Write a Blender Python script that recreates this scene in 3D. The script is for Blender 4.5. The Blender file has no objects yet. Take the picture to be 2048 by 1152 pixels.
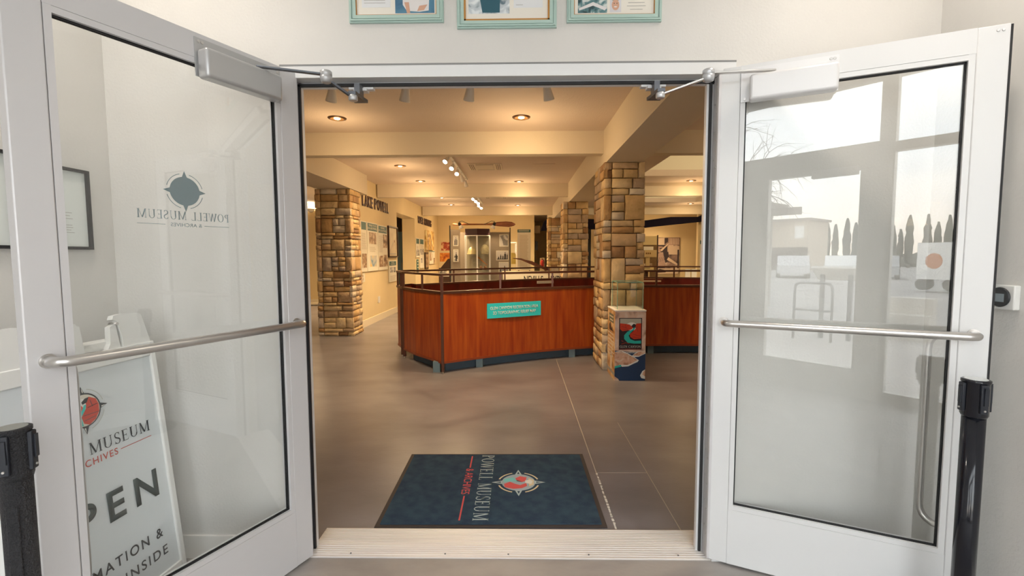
import bpy, bmesh, math, random
from mathutils import Vector, Matrix
C = bpy.context.scene.collection
random.seed(7)
PI = math.pi

# ---------------------------------------------------------------- camera
cam_d = bpy.data.cameras.new('camera'); cam = bpy.data.objects.new('camera', cam_d); C.objects.link(cam)
cam_d.sensor_width = 36; cam_d.lens = 36*936.9/2048; cam_d.clip_start = .02; cam_d.clip_end = 300
def cam_mat(p, r, y, loc):
    M = Matrix.Rotation(y, 3, 'Z') @ Matrix.Rotation(p, 3, 'X') @ Matrix.Rotation(r, 3, 'Y')
    R = Matrix.Identity(3)
    X, F, U = M.col[0], M.col[1], M.col[2]
    for i in range(3): R[i][0], R[i][1], R[i][2] = X[i], U[i], -F[i]
    return Matrix.Translation(loc) @ R.to_4x4()
cam.matrix_world = cam_mat(-0.0704, 0.0034, 0.0161, (.056, -2.1037, 1.4235))
bpy.context.scene.camera = cam
vs = bpy.context.scene.view_settings
vs.view_transform = 'Standard'; vs.look = 'None'; vs.gamma = 1; vs.use_curve_mapping = False
vs.exposure = 0.25

# ---------------------------------------------------------------- sky
SKY = 6.0
w = bpy.data.worlds.new('overcast_sky'); bpy.context.scene.world = w; w.use_nodes = True
nt = w.node_tree; nt.nodes.clear(); N = nt.nodes.new; L = nt.links.new
tc = N('ShaderNodeTexCoord'); sep = N('ShaderNodeSeparateXYZ'); L(tc.outputs['Generated'], sep.inputs[0])
mp = N('ShaderNodeMapping'); mp.inputs['Scale'].default_value = (1.2, 1.2, 6); L(tc.outputs['Generated'], mp.inputs[0])
nz = N('ShaderNodeTexNoise'); nz.inputs['Scale'].default_value = 2.6; nz.inputs['Detail'].default_value = 7; L(mp.outputs[0], nz.inputs['Vector'])
cr = N('ShaderNodeValToRGB'); cr.color_ramp.elements[0].position = .35; cr.color_ramp.elements[0].color = (.70, .75, .82, 1)
cr.color_ramp.elements[1].position = .62; cr.color_ramp.elements[1].color = (1, 1, 1, 1); L(nz.outputs[0], cr.inputs[0])
hr = N('ShaderNodeValToRGB'); hr.color_ramp.elements[0].position = .0; hr.color_ramp.elements[0].color = (1, 1, 1, 1)
hr.color_ramp.elements[1].position = .16; hr.color_ramp.elements[1].color = (0, 0, 0, 1); L(sep.outputs[2], hr.inputs[0])
mx = N('ShaderNodeMix'); mx.data_type = 'RGBA'; L(hr.outputs[0], mx.inputs[0]); L(cr.outputs[0], mx.inputs[6]); mx.inputs[7].default_value = (1, .86, .74, 1)
bg = N('ShaderNodeBackground'); bg.inputs[1].default_value = SKY; L(mx.outputs[2], bg.inputs[0])
wo = N('ShaderNodeOutputWorld'); L(bg.outputs[0], wo.inputs[0])

# interior light strengths
SPOT_W, GLOW_FILL_W, TRACK_W, VEST_W = 132.0, 6.2, 36.0, 7.5
WARM = (1.0, .70, .38)

# ---------------------------------------------------------------- materials
MATS = {}
def mat(name, col=(.8, .8, .8), rough=.6, metal=0, noise=0, nscale=8, col2=None, stretch=(1, 1, 1), bump=0, bscale=40, emit=0, lo=.35, hi=.65, spec=.5, detail=5):
    if name in MATS: return MATS[name]
    m = bpy.data.materials.new(name); m.use_nodes = True; t = m.node_tree; b = t.nodes['Principled BSDF']
    b.inputs['Base Color'].default_value = (*col, 1); b.inputs['Roughness'].default_value = rough; b.inputs['Metallic'].default_value = metal
    b.inputs['Specular IOR Level'].default_value = spec
    if noise or col2 or bump:
        tc = t.nodes.new('ShaderNodeTexCoord'); mp = t.nodes.new('ShaderNodeMapping'); mp.inputs['Scale'].default_value = stretch
        t.links.new(tc.outputs['Object'], mp.inputs[0])
    if noise or col2:
        n = t.nodes.new('ShaderNodeTexNoise'); n.inputs['Scale'].default_value = nscale; n.inputs['Detail'].default_value = detail
        t.links.new(mp.outputs[0], n.inputs['Vector'])
        r = t.nodes.new('ShaderNodeValToRGB'); r.color_ramp.elements[0].position = lo; r.color_ramp.elements[1].position = hi
        c2 = col2 or tuple(c*(1-noise) for c in col)
        r.color_ramp.elements[0].color = (*c2, 1); r.color_ramp.elements[1].color = (*col, 1)
        t.links.new(n.outputs[0], r.inputs[0]); t.links.new(r.outputs[0], b.inputs['Base Color'])
    if bump:
        n2 = t.nodes.new('ShaderNodeTexNoise'); n2.inputs['Scale'].default_value = bscale; n2.inputs['Detail'].default_value = 4
        t.links.new(mp.outputs[0], n2.inputs['Vector'])
        bp = t.nodes.new('ShaderNodeBump'); bp.inputs['Strength'].default_value = bump; bp.inputs['Distance'].default_value = .01
        t.links.new(n2.outputs[0], bp.inputs['Height']); t.links.new(bp.outputs[0], b.inputs['Normal'])
    if emit: b.inputs['Emission Color'].default_value = (*col, 1); b.inputs['Emission Strength'].default_value = emit
    MATS[name] = m; return m
def photo_mat(name, cols, scale=5, seed=0, stretch=(1, 1, 1)):
    """printed picture: noise pushed through a colour ramp"""
    if name in MATS: return MATS[name]
    m = bpy.data.materials.new(name); m.use_nodes = True; t = m.node_tree; b = t.nodes['Principled BSDF']; b.inputs['Roughness'].default_value = .45
    tc = t.nodes.new('ShaderNodeTexCoord'); mp = t.nodes.new('ShaderNodeMapping'); mp.inputs['Location'].default_value = (seed, seed*2.3, 0); mp.inputs['Scale'].default_value = stretch
    n = t.nodes.new('ShaderNodeTexNoise'); n.inputs['Scale'].default_value = scale; n.inputs['Detail'].default_value = 6; n.inputs['Distortion'].default_value = .6
    r = t.nodes.new('ShaderNodeValToRGB'); r.color_ramp.interpolation = 'EASE'; e = r.color_ramp.elements
    while len(e) < len(cols): e.new(.5)
    for i, c in enumerate(cols):
        e[i].position = .34+.32*i/(len(cols)-1); e[i].color = (*c, 1)
    t.links.new(tc.outputs['Object'], mp.inputs[0]); t.links.new(mp.outputs[0], n.inputs['Vector']); t.links.new(n.outputs[0], r.inputs[0]); t.links.new(r.outputs[0], b.inputs['Base Color'])
    MATS[name] = m; return m
def glass_mat(name, tint=(.93, .97, .95), r0=.045, rough=0):
    m = bpy.data.materials.new(name); m.use_nodes = True; t = m.node_tree; t.nodes.clear()
    lw = t.nodes.new('ShaderNodeLayerWeight'); lw.inputs[0].default_value = .5
    p = t.nodes.new('ShaderNodeMath'); p.operation = 'POWER'; p.inputs[1].default_value = 5; t.links.new(lw.outputs['Facing'], p.inputs[0])
    q = t.nodes.new('ShaderNodeMath'); q.operation = 'MULTIPLY_ADD'; q.inputs[1].default_value = 1-r0; q.inputs[2].default_value = r0; t.links.new(p.outputs[0], q.inputs[0])
    tr = t.nodes.new('ShaderNodeBsdfTransparent'); tr.inputs[0].default_value = (*tint, 1)
    gl = t.nodes.new('ShaderNodeBsdfGlossy'); gl.inputs['Roughness'].default_value = rough
    ms = t.nodes.new('ShaderNodeMixShader'); o = t.nodes.new('ShaderNodeOutputMaterial')
    t.links.new(q.outputs[0], ms.inputs[0]); t.links.new(tr.outputs[0], ms.inputs[1]); t.links.new(gl.outputs[0], ms.inputs[2]); t.links.new(ms.outputs[0], o.inputs[0])
    MATS[name] = m; return m

ALU = mat('painted_aluminium', (.65, .64, .65), .40, .2)
ALU_W = mat('white_aluminium', (.73, .735, .74), .4, .1)
STEEL = mat('brushed_steel', (.62, .60, .58), .3, .9)
DGREY = mat('dark_gunmetal', (.13, .14, .16), .4, .6)
BLACK = mat('black_rubber', (.012, .012, .014), .6)
GLASS = glass_mat('door_glass', (.992, .998, .995), .072)
GLASS_E = glass_mat('entry_glass', (.97, .985, .98), .04)
GLASS_C = glass_mat('case_glass', (.965, .985, .98), .045)
GEDGE = mat('glass_edge_green', (.25, .62, .52), .15)
WALLV = mat('greige_wall_paint', (.69, .675, .648), .85, noise=.04, nscale=3, bump=.13, bscale=90)
WALLM = mat('cream_wall_paint', (.76, .62, .37), .8, noise=.04, nscale=2, bump=.15, bscale=90)
CEILM = mat('tan_ceiling_paint', (.70, .58, .47), .85, noise=.04, nscale=2, bump=.3, bscale=70)
BEAMM = mat('cream_beam_paint', (.72, .63, .48), .8, bump=.15, bscale=90)
WHITE = mat('white_paint', (.82, .81, .78), .5)
PLAST = mat('white_plastic', (.80, .80, .78), .35)
CREAM = mat('cream_paper', (.80, .76, .64), .6)
TEAL = mat('teal_sign_paint', (.03, .66, .74), .5)
DTEAL = mat('dark_teal_ink', (.05, .16, .16), .6)
INK = mat('charcoal_ink', (.03, .035, .04), .6)
REDINK = mat('brick_red_ink', (.55, .07, .04), .6)
ORED = mat('canyon_red_ink', (.62, .045, .012), .5)
TEALI = mat('river_teal_ink', (.02, .50, .46), .5)
SLATE = mat('slate_vinyl', (.19, .26, .29), .5)
NAVYD = mat('dark_plum_ink', (.02, .012, .02), .5)

# ---------------------------------------------------------------- mesh helpers
class MB:
    def __init__(s): s.bm = bmesh.new(); s.mats = []
    def _mi(s, m):
        if m is None: return 0
        if m not in s.mats: s.mats.append(m)
        return s.mats.index(m)
    def box(s, x0, x1, y0, y1, z0, z1, m=None, M=None, bev=0, seg=2):
        r = bmesh.ops.create_cube(s.bm, size=1); v = r['verts']
        T = Matrix.Translation(((x0+x1)/2, (y0+y1)/2, (z0+z1)/2)) @ Matrix.Diagonal((abs(x1-x0), abs(y1-y0), abs(z1-z0), 1))
        bmesh.ops.transform(s.bm, matrix=T, verts=v); fs = list({f for q in v for f in q.link_faces}); mi = s._mi(m)
        for f in fs: f.material_index = mi
        if bev:
            es = list({e for q in v for e in q.link_edges})
            r = bmesh.ops.bevel(s.bm, geom=es+v, offset=bev, segments=seg, affect='EDGES', profile=.5)
            v = list({q for f in r['faces'] for q in f.verts}); 
            for f in r['faces']: f.material_index = mi; f.smooth = True
            # gather whole island
            st = list(v); seen = set(v)
            while st:
                q = st.pop()
                for e in q.link_edges:
                    o = e.other_vert(q)
                    if o not in seen: seen.add(o); st.append(o)
            v = list(seen)
        if M: bmesh.ops.transform(s.bm, matrix=M, verts=v)
        return s
    def tube(s, pts, r, m=None, n=10, caps=True, M=None):
        pts = [Vector(p) for p in pts]; rs = r if isinstance(r, (list, tuple)) else [r]*len(pts); mi = s._mi(m); rings = []
        ref = None
        for i, p in enumerate(pts):
            d = ((pts[i+1]-p) if i == 0 else (p-pts[i-1]) if i == len(pts)-1 else ((pts[i+1]-p).normalized()+(p-pts[i-1]).normalized())).normalized()
            if ref is None: ref = Vector((0, 0, 1)) if abs(d.z) < .9 else Vector((1, 0, 0))
            a = (ref-d*ref.dot(d)).normalized(); ref = a; b = d.cross(a)
            ring = []
            for k in range(n):
                q = p+(a*math.cos(2*PI*k/n)+b*math.sin(2*PI*k/n))*rs[i]
                ring.append(s.bm.verts.new(M @ q if M else q))
            rings.append(ring)
        for A, B in zip(rings, rings[1:]):
            for k in range(n):
                f = s.bm.faces.new((A[k], A[(k+1) % n], B[(k+1) % n], B[k])); f.smooth = True; f.material_index = mi
        if caps:
            for R_ in (rings[0][::-1], rings[-1]):
                f = s.bm.faces.new(R_); f.material_index = mi
        return s
    def lathe(s, prof, m=None, n=20, c=(0, 0, 0), M=None, caps=True):
        mi = s._mi(m); rings = []
        for r, z in prof:
            ring = []
            for k in range(n):
                q = Vector((c[0]+r*math.cos(2*PI*k/n), c[1]+r*math.sin(2*PI*k/n), c[2]+z)); ring.append(s.bm.verts.new(M @ q if M else q))
            rings.append(ring)
        for A, B in zip(rings, rings[1:]):
            for k in range(n):
                f = s.bm.faces.new((A[k], A[(k+1) % n], B[(k+1) % n], B[k])); f.smooth = True; f.material_index = mi
        for R_ in ((rings[0][::-1], rings[-1]) if caps else ()):
            try: f = s.bm.faces.new(R_); f.material_index = mi
            except Exception: pass
        return s
    def prism(s, pts, z0, z1, m=None, M=None):
        """polygon in XY raised from z0 to z1 (through matrix M)"""
        mi = s._mi(m); a = [Vector((p[0], p[1], z0)) for p in pts]; b = [Vector((p[0], p[1], z1)) for p in pts]
        if M: a = [M @ q for q in a]; b = [M @ q for q in b]
        a = [s.bm.verts.new(q) for q in a]; b = [s.bm.verts.new(q) for q in b]; n = len(a)
        fs = [s.bm.faces.new(a[::-1]), s.bm.faces.new(b)]+[s.bm.faces.new((a[i], a[(i+1) % n], b[(i+1) % n], b[i])) for i in range(n)]
        for f in fs: f.material_index = mi
        return s
    def strip(s, path, z0, z1, th, m=None):
        """upright band following a path in plan, thickness th"""
        n = len(path); out = []
        for i in range(n):
            a = Vector(path[max(0, i-1)]); b = Vector(path[min(n-1, i+1)]); d = (b-a).normalized(); nn = Vector((-d.y, d.x))*th/2
            out.append((Vector(path[i])+nn, Vector(path[i])-nn))
        mi = s._mi(m); V = s.bm.verts.new
        Q = [[V((p.x, p.y, z)) for p in o for z in (z0, z1)] for o in out]   # L0 L1 R0 R1
        for A, B in zip(Q, Q[1:]):
            for i, j in ((0, 1), (1, 3), (3, 2), (2, 0)):
                f = s.bm.faces.new((A[i], A[j], B[j], B[i])); f.material_index = mi
        for A in (Q[0], Q[-1]):
            f = s.bm.faces.new((A[0], A[1], A[3], A[2])); f.material_index = mi
        return s
    def build(s, name, m=None, parent=None, M=None, fix=True):
        if fix: bmesh.ops.recalc_face_normals(s.bm, faces=s.bm.faces)
        me = bpy.data.meshes.new(name); s.bm.to_mesh(me); s.bm.free()
        for q in (s.mats or [m]): me.materials.append(q)
        o = bpy.data.objects.new(name, me); C.objects.link(o)
        if parent: o.parent = parent
        if M is not None: o.matrix_local = M
        return o
def B(*a, **k): return MB().box(*a, **k)
def thing(name, label, cat, loc=(0, 0, 0), rz=0, group=None):
    o = bpy.data.objects.new(name, None); C.objects.link(o); o.location = loc; o.rotation_euler = (0, 0, rz); o.empty_display_size = .1
    return tag(o, label, cat, group)
def tag(o, label, cat, group=None, kind=None):
    o['label'] = label; o['category'] = cat
    if group: o['group'] = group
    if kind: o['kind'] = kind
    return o
def struct(o): o['kind'] = 'structure'; return o
def copy_tree(o, parent=None):
    c = o.copy(); C.objects.link(c); c.parent = parent
    for ch in list(o.children): copy_tree(ch, c)
    return c
def frame(o, xd, yd):
    xd = Vector(xd).normalized(); yd = Vector(yd).normalized(); zd = xd.cross(yd)
    M = Matrix.Identity(4)
    for i in range(3): M[i][0], M[i][1], M[i][2], M[i][3] = xd[i], yd[i], zd[i], o[i]
    return M
def flat(name, items, M, parent, eps=.0006, label=None):
    """printed artwork: polygons lying on a surface, in layers"""
    b = MB()
    for pts, m, ly in items:
        mi = b._mi(m)
        try: f = b.bm.faces.new([b.bm.verts.new((p[0], p[1], eps*(1+ly))) for p in pts])
        except Exception: continue
        f.material_index = mi
        f.normal_update()
        if f.normal.z < 0: f.normal_flip()
    o = b.build(name, None, parent, M, fix=False)
    if label: o['label'] = label
    return o
def rect(x0, y0, x1, y1): return [(x0, y0), (x1, y0), (x1, y1), (x0, y1)]
def line(x0, y0, x1, y1, w_):
    d = Vector((x1-x0, y1-y0)).normalized(); n = Vector((-d.y, d.x))*w_/2
    return [(x0+n.x, y0+n.y), (x0-n.x, y0-n.y), (x1-n.x, y1-n.y), (x1+n.x, y1+n.y)]
def ell(cx, cy, rx, ry=None, n=32):
    ry = ry or rx; return [(cx+rx*math.cos(2*PI*k/n), cy+ry*math.sin(2*PI*k/n)) for k in range(n)]
def arc(cx, cy, rx, ry, a0, a1, tx, ty=None, n=20):
    """list of quads of a ring section"""
    ty = tx if ty is None else ty; out = []
    for k in range(n):
        a, b = [math.radians(a0+(a1-a0)*j/n) for j in (k, k+1)]
        out.append([(cx+rx*math.cos(a), cy+ry*math.sin(a)), (cx+rx*math.cos(b), cy+ry*math.sin(b)),
                    (cx+(rx-tx)*math.cos(b), cy+(ry-ty)*math.sin(b)), (cx+(rx-tx)*math.cos(a), cy+(ry-ty)*math.sin(a))])
    return out
def sans(name, s, x0, y0, w_, h, M, m, parent, extr=.0008, bold=0, lift=.001, sp=1):
    """sans lettering fitted to a w_ x h box whose lower left corner is x0, y0"""
    cu = bpy.data.curves.new('lettering', 'FONT'); cu.body = s; cu.size = 1; cu.extrude = 0; cu.offset = bold; cu.space_character = sp
    t = bpy.data.objects.new('lettering', cu); C.objects.link(t)
    me = bpy.data.meshes.new_from_object(t, depsgraph=bpy.context.evaluated_depsgraph_get()); bpy.data.objects.remove(t); bpy.data.curves.remove(cu)
    xs = [v.co.x for v in me.vertices]; ys = [v.co.y for v in me.vertices]
    ax, bx_, ay, by = min(xs), max(xs), min(ys), max(ys)
    bm = bmesh.new(); bm.from_mesh(me)
    for v in bm.verts: v.co = Vector((x0+(v.co.x-ax)/(bx_-ax)*w_, y0+(v.co.y-ay)/(by-ay)*h, lift))
    r = bmesh.ops.extrude_face_region(bm, geom=list(bm.faces))
    for v in r['geom']:
        if isinstance(v, bmesh.types.BMVert): v.co.z += extr
    bmesh.ops.recalc_face_normals(bm, faces=bm.faces)
    me2 = bpy.data.meshes.new(name); bm.to_mesh(me2); bm.free(); me2.materials.append(m)
    o = bpy.data.objects.new(name, me2); C.objects.link(o); o.parent = parent; o.matrix_local = M
    return o
# serif capitals built from strokes on a unit cap height
def serif_glyph(ch):
    T, t, sh, e = .135, .055, .045, .075; P = []
    def st(x, w_=T, top=1, bot=1, y0=0, y1=1):
        P.append(rect(x, y0, x+w_, y1))
        if top: P.append(rect(x-e, y1-sh, x+w_+e, y1))
        if bot: P.append(rect(x-e, y0, x+w_+e, y0+sh))
    if ch == 'P': st(.1); P.extend(arc(.23, .745, .36, .255, -90, 90, T, sh)); return P, .68
    if ch == 'O': P.extend(arc(.42, .5, .42, .51, 0, 360, T, sh, 36)); return P, .90
    if ch == 'C': P.extend(arc(.42, .5, .42, .51, 45, 315, T, sh, 30)); P.append(rect(.66, .68, .70, .98)); return P, .80
    if ch == 'G': P.extend(arc(.42, .5, .42, .51, 45, 320, T, sh, 30)); P.append(rect(.62, .06, .75, .42)); P.append(rect(.54, .40, .82, .445)); P.append(rect(.66, .68, .70, .98)); return P, .90
    if ch == 'L': st(.1); P.append(rect(.1, 0, .60, .045)); P.append([(.60, 0), (.64, .26), (.56, .045)]); return P, .68
    if ch == 'E':
        st(.1); P += [rect(.1, 0, .6, .045), rect(.1, .955, .57, 1), rect(.2, .48, .46, .525), [(.6, 0), (.64, .24), (.56, .045)], [(.57, 1), (.60, .78), (.53, .955)], rect(.44, .40, .475, .60)]; return P, .70
    if ch == 'W': P += [line(.10, 1, .36, .0, T), line(.36, .02, .58, .98, t), line(.56, 1, .80, 0, T), line(.80, .02, 1.04, 1, t), rect(0, .955, .26, 1), rect(.93, .955, 1.14, 1)]; return P, 1.16
    if ch == 'M': st(.12, t); st(.86, T); P += [line(.17, .97, .52, .05, T), line(.52, .05, .90, .97, t), rect(.05, .955, .25, 1)]; return P, 1.12
    if ch == 'U': st(.12, T, 1, 0, .3, 1); st(.70, t, 1, 0, .3, 1); P.extend(arc(.437, .32, .318, .33, 180, 360, .1, sh)); return P, .92
    if ch == 'S': P.extend(arc(.32, .745, .25, .265, 30, 270, .11, .05)); P.extend(arc(.32, .26, .27, .27, -150, 90, .11, .05)); P += [rect(.50, .74, .535, .98), rect(.08, .02, .115, .27), line(.16, .60, .50, .40, .1)]; return P, .66
    if ch == 'N': st(.12, t); st(.74, t, 1, 0); P += [line(.14, .98, .78, .04, T)]; return P, .94
    if ch == 'A': P += [line(.10, 0, .42, 1, t), line(.42, 1, .74, 0, T), rect(.2, .30, .62, .345), rect(0, 0, .22, .045), rect(.60, 0, .88, .045)]; return P, .90
    if ch == 'Y': P += [line(.10, 1, .40, .45, T), line(.72, 1, .42, .45, t), rect(0, .955, .24, 1), rect(.60, .955, .84, 1)]; st(.34, T, 0, 1, 0, .48); return P, .84
    return P, .42
def serif(s, x0, y0, w_, h, m, ly=0):
    gs = [serif_glyph(c) for c in s]; tot = sum(g[1]+.06 for g in gs)-.06; k = w_/tot; x = x0; out = []
    for P, adv in gs:
        out += [([(x+p[0]*k, y0+p[1]*h) for p in q], m, ly) for q in P]; x += (adv+.06)*k
    return out
def emblem(cx, cy, R, colour=True, ring=None, mono=None, rot=0, ly=0):
    """round canyon emblem with four compass points; R = circle radius"""
    out = []; ring = ring or INK
    def tr(p):
        a = math.radians(rot); return (cx+R*(p[0]*math.cos(a)-p[1]*math.sin(a)), cy+R*(p[0]*math.sin(a)+p[1]*math.cos(a)))
    def add(pts, m, l): out.append(([tr(p) for p in pts], m, ly+l))
    for k in range(4):
        a = PI/2*k; c, s_ = math.cos(a), math.sin(a); q = lambda x, y: (x*c-y*s_, x*s_+y*c)
        add([q(-.17, .97), q(.17, .97), q(0, 1.42)], mono or ring, 0)
        add([q(.03, 1.03), q(.11, 1.03), q(.02, 1.32)], WHITE, 1)
        for w4 in arc(0, 0, 1.23, 1.23, 90*k+15, 90*k+75, .045): add(w4, mono or mat('pale_grey_ink', (.55, .56, .52), .6), 0)
    if mono: add(ell(0, 0, 1), mono, 1); return out
    add(ell(0, 0, 1), ring, 1); add(ell(0, 0, .92), mat('sand_ink', (.74, .70, .60), .6), 2)
    add(ell(-.05, .25, .45), mat('sun_white_ink', (.9, .88, .82), .6), 3)
    add([(-.92, .0), (-.86, .3), (-.5, .42), (-.15, .36), (.05, .05), (-.3, -.25), (-.55, -.5), (-.75, -.5)], ORED, 4)
    add([(.88, .15), (.75, .5), (.35, .72), (.15, .5), (.12, .1), (-.2, -.35), (-.1, -.75), (.2, -.9), (.6, -.68), (.85, -.3)], ORED, 4)
    add([(-.05, .36), (.2, .42), (.35, .7), (.12, .68), (-.1, .5)], INK, 5)
    add([(.02, .3), (.16, .32), (.05, .0), (-.2, -.3), (-.15, -.88), (-.45, -.80), (-.62, -.62), (-.5, -.35), (-.12, .05)], TEALI, 5)
    for l4 in ((-.1, -.3, .8, -.3), (-.05, -.6, .6, -.5), (.2, .1, .8, .2), (.4, .5, .5, .1), (-.7, .2, -.35, .1)): add(line(*l4, .035), INK, 6)
    return out

# ================================================================ SETTING
def sbox(name, m, *boxes):
    b = MB()
    for q in boxes: b.box(*q)
    return struct(b.build(name, m))
VX0, VX1, VY = -1.78, 1.86, -3.5          # vestibule
LW = -3.03                                 # gallery left wall
# vestibule shell
sbox('wall_front', WALLV, (-9, -.985, 0, .15, 0, 3.4), (.985, 8, 0, .15, 0, 3.4), (-.985, .985, 0, .15, 2.257, 3.4))
sbox('wall_left', WALLV, (VX0-.15, VX0, VY, 0, 0, 3.4))
sbox('wall_right', WALLV, (VX1, VX1+.15, VY, 0, 0, 3.4))
sbox('ceiling_vestibule', WHITE, (VX0-.15, VX1+.15, VY-.1, 0, 3.15, 3.3))
FLV = mat('vestibule_concrete', (.40, .37, .345), .45, col2=(.29, .27, .26), nscale=2.2, stretch=(1, 2.4, 1), bump=.08, bscale=30)
sbox('floor_vestibule', FLV, (VX0, VX1, VY, .0, -.1, 0))
sbox('baseboard_front_left', WHITE, (VX0, -1.0, -.012, 0, 0, .11))
sbox('baseboard_front_right', WHITE, (1.0, VX1, -.012, 0, 0, .11))
sbox('baseboard_left', WHITE, (VX0, VX0+.012, VY, -.012, 0, .11))
sbox('baseboard_right', WHITE, (VX1-.012, VX1, VY, -.012, 0, .11))
# door frame around the opening
fr = MB()
for s in (-1, 1):
    a, b = sorted((s*.945, s*.992)); fr.box(a, b, -.008, .085, 0, 2.2)
    a, b = sorted((s*(.928 if s < 0 else .893), s*.946)); fr.box(a, b, .055, .078, .012, 2.2)
fr.box(-.992, .992, -.008, .085, 2.2, 2.257); fr.box(-.945, .945, .055, .078, 2.179, 2.2)
fo = struct(fr.build('trim_1', ALU_W))
gk = MB()
for s in (-1, 1):
    a, b = sorted((s*.928, s*.939)) if s < 0 else (.903, .914); gk.box(a, b, .044, .055, .015, 2.19)
gk.box(-.94, .94, .044, .055, 2.180, 2.193); gk.build('weatherstrip', BLACK, fo)
tl = MB(); tl.box(-.992, .992, -.0095, -.008, 2.250, 2.257); tl.build('shadow_strip', mat('grey_shadow_line', (.25, .25, .25), .7), fo)  # solid grey strip painted as the shadow line along the head
# continuous hinges on the jamb with their screws
for s in (-1, 1):
    h = MB(); a, b = sorted((s*.939, s*.945)) if s < 0 else (.922, .945); h.box(a, b, -.006, .052, .015, 2.198); hg = h.build('hinge', ALU, fo)
    sc = MB()
    for k in range(18):
        for yy in (.012, .03): hx = .939 if s < 0 else .922; sc.tube([(s*hx, yy, .1+k*.12+(yy*2)), (s*(hx-.0025), yy, .1+k*.12+(yy*2))], .004, n=8)
    sc.build('screws', STEEL, hg)
# threshold: ridged aluminium plate
th = MB(); prof = [(0, 0), (0, .004)]
y = .004
for k in range(16):
    z = .006+.010*min(1, k/5); prof += [(y, z), (y+.008, z), (y+.010, z-.003), (y+.0125, z-.003)]; y += .0135
prof += [(y, .012), (y+.012, 0)]
vv = [[th.bm.verts.new((x, p[0], p[1])) for p in prof] for x in (-.944, .944)]
for i in range(len(prof)-1): th.bm.faces.new((vv[0][i], vv[0][i+1], vv[1][i+1], vv[1][i]))
th.bm.faces.new(vv[0]); th.bm.faces.new(vv[1][::-1])
tho = struct(th.build('trim_2', mat('anodised_threshold', (.84, .80, .77), .45, .3, noise=.10, nscale=6, stretch=(.3, 6, 1))))
sw = MB()
for x in (-.75, -.3, .0, .38, .8): sw.lathe([(.004, .0), (.004, .002)], n=10, c=(x, .02, .009))
sw.build('screws', DGREY, tho)

# museum shell
FLM = mat('stained_concrete', (.25, .238, .26), .30, col2=(.165, .155, .168), nscale=1.5, stretch=(1, 1.8, 1), bump=.06, bscale=25, lo=.3, hi=.7)
sbox('floor_gallery', FLM, (-9, 8, .0, 20, -.1, 0))
JOINT = mat('floor_joint_filler', (.46, .42, .38), .7)
jb = MB()
jb.box(.552, .558, .24, 4.5, 0, .0008); jb.box(.885, .889, .24, 1.8, 0, .0007); jb.box(.558, .885, .878, .882, 0, .0006)
struct(jb.build('trim_3', JOINT))
pm = MB()
for k in range(26):
    yy = .25+k*.025+random.uniform(-.01, .01)
    if random.random() < .75: pm.box(.552-random.random()*.003, .559+random.random()*.004, yy, yy+random.uniform(.012, .032), 0, .0012)
struct(pm.build('trim_4', WHITE))
# ceiling with raised coffers in the right bay
cz = 2.95; T = .12
sbox('ceiling', CEILM, (-9, 2.4, .15, 20, cz, cz+T), (2.4, 8, .15, 4.4, cz, cz+T), (2.4, 8, 7.2, 8.6, cz, cz+T), (2.4, 8, 11.8, 20, cz, cz+T),
     (5.6, 8, 4.4, 11.8, cz, cz+T), (5.2, 5.6, 8.6, 11.8, cz, cz+T))
CO = mat('coffer_cream_paint', (.80, .74, .60), .8)
def coffer(x0, x1, y0, y1, nm):
    b = MB(); t = .05; h = cz+.5
    b.box(x0-t, x0, y0-t, y1+t, cz+T, h); b.box(x1, x1+t, y0-t, y1+t, cz+T, h); b.box(x0, x1, y0-t, y0, cz+T, h); b.box(x0, x1, y1, y1+t, cz+T, h); b.box(x0-t, x1+t, y0-t, y1+t, h, h+t)
    struct(b.build(nm, CO))
coffer(2.4, 5.6, 4.4, 7.2, 'ceiling_coffer_1'); coffer(2.4, 5.2, 8.6, 11.8, 'ceiling_coffer_2')
# beams
sbox('trim_5', BEAMM, (1.10, 1.53, .15, 15.7, 2.53, cz))
for i, (yb, zb) in enumerate(((3.81, 2.672), (8.05, 2.672), (12.75, 2.68))):
    sbox('trim_%d' % (6+i), BEAMM, (-3.0, 1.10, yb, yb+.16, zb, cz), (1.53, 8, yb, yb+.16, zb, cz))
sbox('trim_9', BEAMM, (-3.46, -2.86, .15, 6.95, 2.58, cz))
# walls of the gallery
sbox('wall_left_gallery', WALLM, (LW-.37, LW, 6.85, 9.72, 0, cz), (LW-.37, LW, 11.75, 15.85, 0, cz), (LW-.37, LW, 9.72, 11.75, 2.5, cz))
sbox('baseboard_left_gallery', WHITE if 0 else mat('cream_trim_paint', (.80, .72, .56), .5), (LW, LW+.015, 6.85, 9.72, 0, .14), (LW, LW+.015, 11.75, 15.7, 0, .14))
sbox('wall_back_gallery', WALLM, (-3.4, .5, 15.7, 15.85, 0, cz), (1.9, 8, 15.7, 15.85, 0, cz), (.5, .62, 15.7, 19.9, 0, cz), (1.8, 1.9, 15.7, 19.9, 0, cz), (.5, 1.9, 19.8, 19.95, 0, cz))
sbox('wall_side_room', WALLM, (-9, -3.62, 11.6, 11.75, 0, cz), (-9.15, -9, .15, 20, 0, cz), (-9, -3.5, 14.4, 14.5, 0, cz))
sbox('baseboard_side_room', MATS['cream_trim_paint'], (-9, -3.62, 11.585, 11.6, 0, .14))
sbox('wall_right_return', WALLM, (5.94, 8, 13.5, 13.65, 0, cz)); sbox('wall_right_gallery', WALLM, (8, 8.15, .15, 20, 0, cz))
sbox('wall_far_back', WALLM, (-9, 8, 20, 20.15, 0, cz))
sbox('roof', WHITE, (-9.2, 8.2, .0, 20.2, 3.52, 3.6))

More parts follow.
